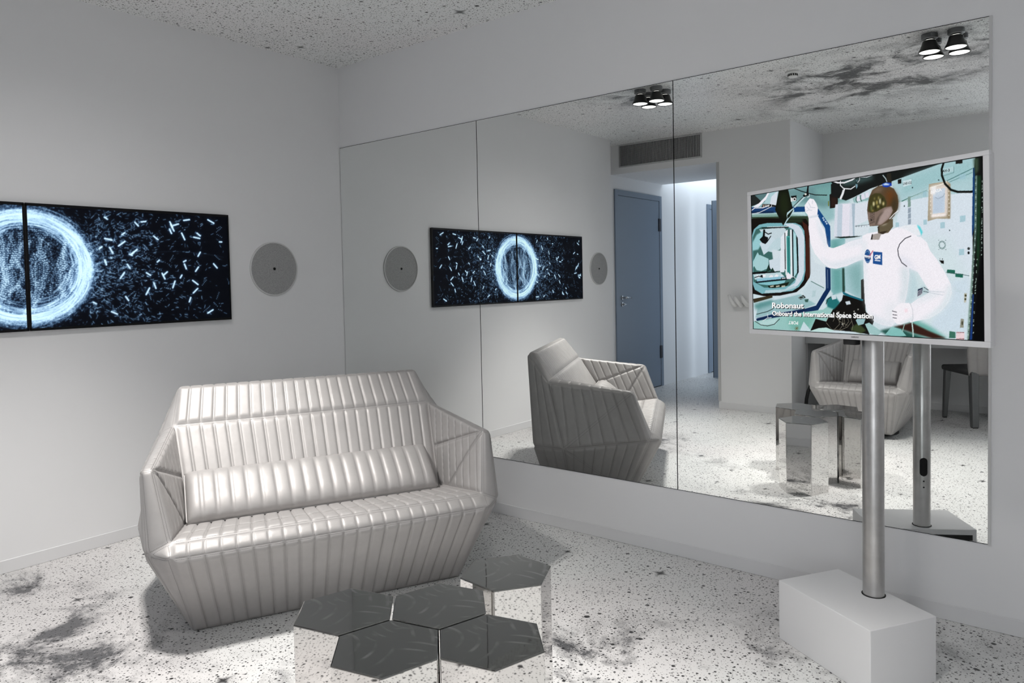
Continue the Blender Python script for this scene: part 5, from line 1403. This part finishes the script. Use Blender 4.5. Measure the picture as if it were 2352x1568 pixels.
text_mesh('sign_text', 'NASA', .013, M['textblue'], scr, on_screen(826, 166, .0009, .12), sx=1.0, bold=.0003)
text_mesh('brand_logo', 'SAMSUNG', .0068, M['logogrey'], bz_, Matrix.Translation((.0065, -.0044, .0066)) @ Matrix.Rotation(PI / 2, 4, 'X'), sx=.92, bold=.0002)
bm = bmesh.new(); add_box(bm, -.035, .012, .012, .040, -.020, .006, .003); 
bmesh.ops.transform(bm, matrix=Matrix.Translation((-.005, 0, 0)), verts=bm.verts); from_bm('sensor_bracket', bm, M['black'], tv)

# ------------------------------------------------------------------ far side of the room, seen in the mirror
wt = thing('worktop', 'grey built-in worktop across the recess behind the armchair', 'worktop', (2.7, -4.43, 0))
box('top', -.998, 2.49, -.298, .29, .70, .745, M['counter'], wt, .002)
box('front_apron', -.998, 2.49, .262, .288, .633, .70, M['counter'], wt, .002)
boxes('side_panel', [(-.998, -.983, -.296, .262, 0, .70)], M['counter'], wt)
box('side_panel', 2.475, 2.49, -.296, .262, 0, .70, M['counter'], wt)

hd = thing('dining_chair', 'dining chair with dark seat, grey legs and silver quilted back, in the mirror', 'chair', (3.11, -4.20, 0))
f2 = Vector((-.28, -.40)).normalized()                     # the way the chair faces
hd.rotation_euler = (0, 0, math.atan2(f2.y, f2.x) + PI / 2)   # local -y is forward
hd.location = (3.1 + f2.x * .22 + .82 * .19, -3.985 + f2.y * .22 - .57 * .19, 0)
def leg(x, y, x2, y2, w0, w1, h):
    bm = bmesh.new()
    lo = [bm.verts.new((x2 + a * w1 / 2, y2 + b * w1 / 2, 0.004)) for a, b in ((-1, -1), (1, -1), (1, 1), (-1, 1))]
    hi = [bm.verts.new((x + a * w0 / 2, y + b * w0 / 2, h)) for a, b in ((-1, -1), (1, -1), (1, 1), (-1, 1))]
    bm.faces.new(lo[::-1]); bm.faces.new(hi)
    for k in range(4): bm.faces.new((lo[k], lo[(k + 1) % 4], hi[(k + 1) % 4], hi[k]))
    bmesh.ops.bevel(bm, geom=bm.edges[:], offset=.008, segments=3, profile=.5, affect='EDGES')
    lg = from_bm('leg', bm, M['greyleather'], hd)
    box('foot_glide', x2 - w1 * .4, x2 + w1 * .4, y2 - w1 * .4, y2 + w1 * .4, 0, .006, M['black'], lg)
for sx in (-1, 1):
    leg(sx * .19, -.20, sx * .195, -.235, .050, .034, .43)
    leg(sx * .19, .21, sx * .195, .235, .062, .050, .46)
bm = bmesh.new(); add_box(bm, -.225, .225, -.245, .235, .425, .475, .020, 4); from_bm('seat', bm, M['darkleather'], hd, True)
V = []; Fc = []; nx, nz = 56, 20
for i in range(nx + 1):
    for j in range(nz + 1):
        a = i / nx; b = j / nz; fr = a * 7 % 1
        pil = max(0, 1 - abs(2 * fr - 1) ** 2.6) ** .5 * min(1, 8 * min(b, 1 - b)) ** .5
        x = (a - .5) * (.46 + .05 * math.sin(b * PI)); V.append((x, .225 + .05 * b - .10 * (2 * a - 1) ** 2 * .6 + .045 + .008 * pil, .43 + .42 * b))
for i in range(nx):
    for j in range(nz): Fc.append((i * (nz + 1) + j, (i + 1) * (nz + 1) + j, (i + 1) * (nz + 1) + j + 1, i * (nz + 1) + j + 1))
bk = mesh_obj('backrest', V, [f[::-1] for f in Fc], M['leather'], hd, True)
md = bk.modifiers.new('thick', 'SOLIDIFY'); md.thickness = .05; md.offset = -1

ct = thing('curved_tube', 'black curved tube rising beside the armchair, under the worktop edge', 'tube', (1.80, -3.95, 0))
tube('tube', [(-.03, 0, .0), (-.035, 0, .06), (-.03, 0, .13), (-.015, 0, .20), (.01, 0, .26), (.045, 0, .31), (.09, 0, .335)], .016, M['black'], ct, 14)
lathe('foot', [(0, 0), (.06, 0), (.06, .006), (.02, .012), (0, .013)], M['black'], ct, 28, Matrix.Translation((-.03, 0, 0)), cap=False)

hk = thing('wall_hook', 'white curled three-pronged wall hook beside the corridor opening', 'hook', (1.235, YF, 1.045))
bm = bmesh.new(); add_box(bm, -.06, .10, 0, .012, -.035, .02, .006, 3); from_bm('back_plate', bm, M['plastic'], hk, True)
for k, (x, h_) in enumerate(((-.075, .055), (-.02, .04), (.045, .05))):
    tube('prong', [(x + .035, .010, -.030), (x + .030, .040, -.036), (x + .018, .066, -.014), (x - .002, .074, .020), (x - .024, .066, h_ + .012)], [.018, .020, .020, .018, .013], M['plastic'], hk, 14)
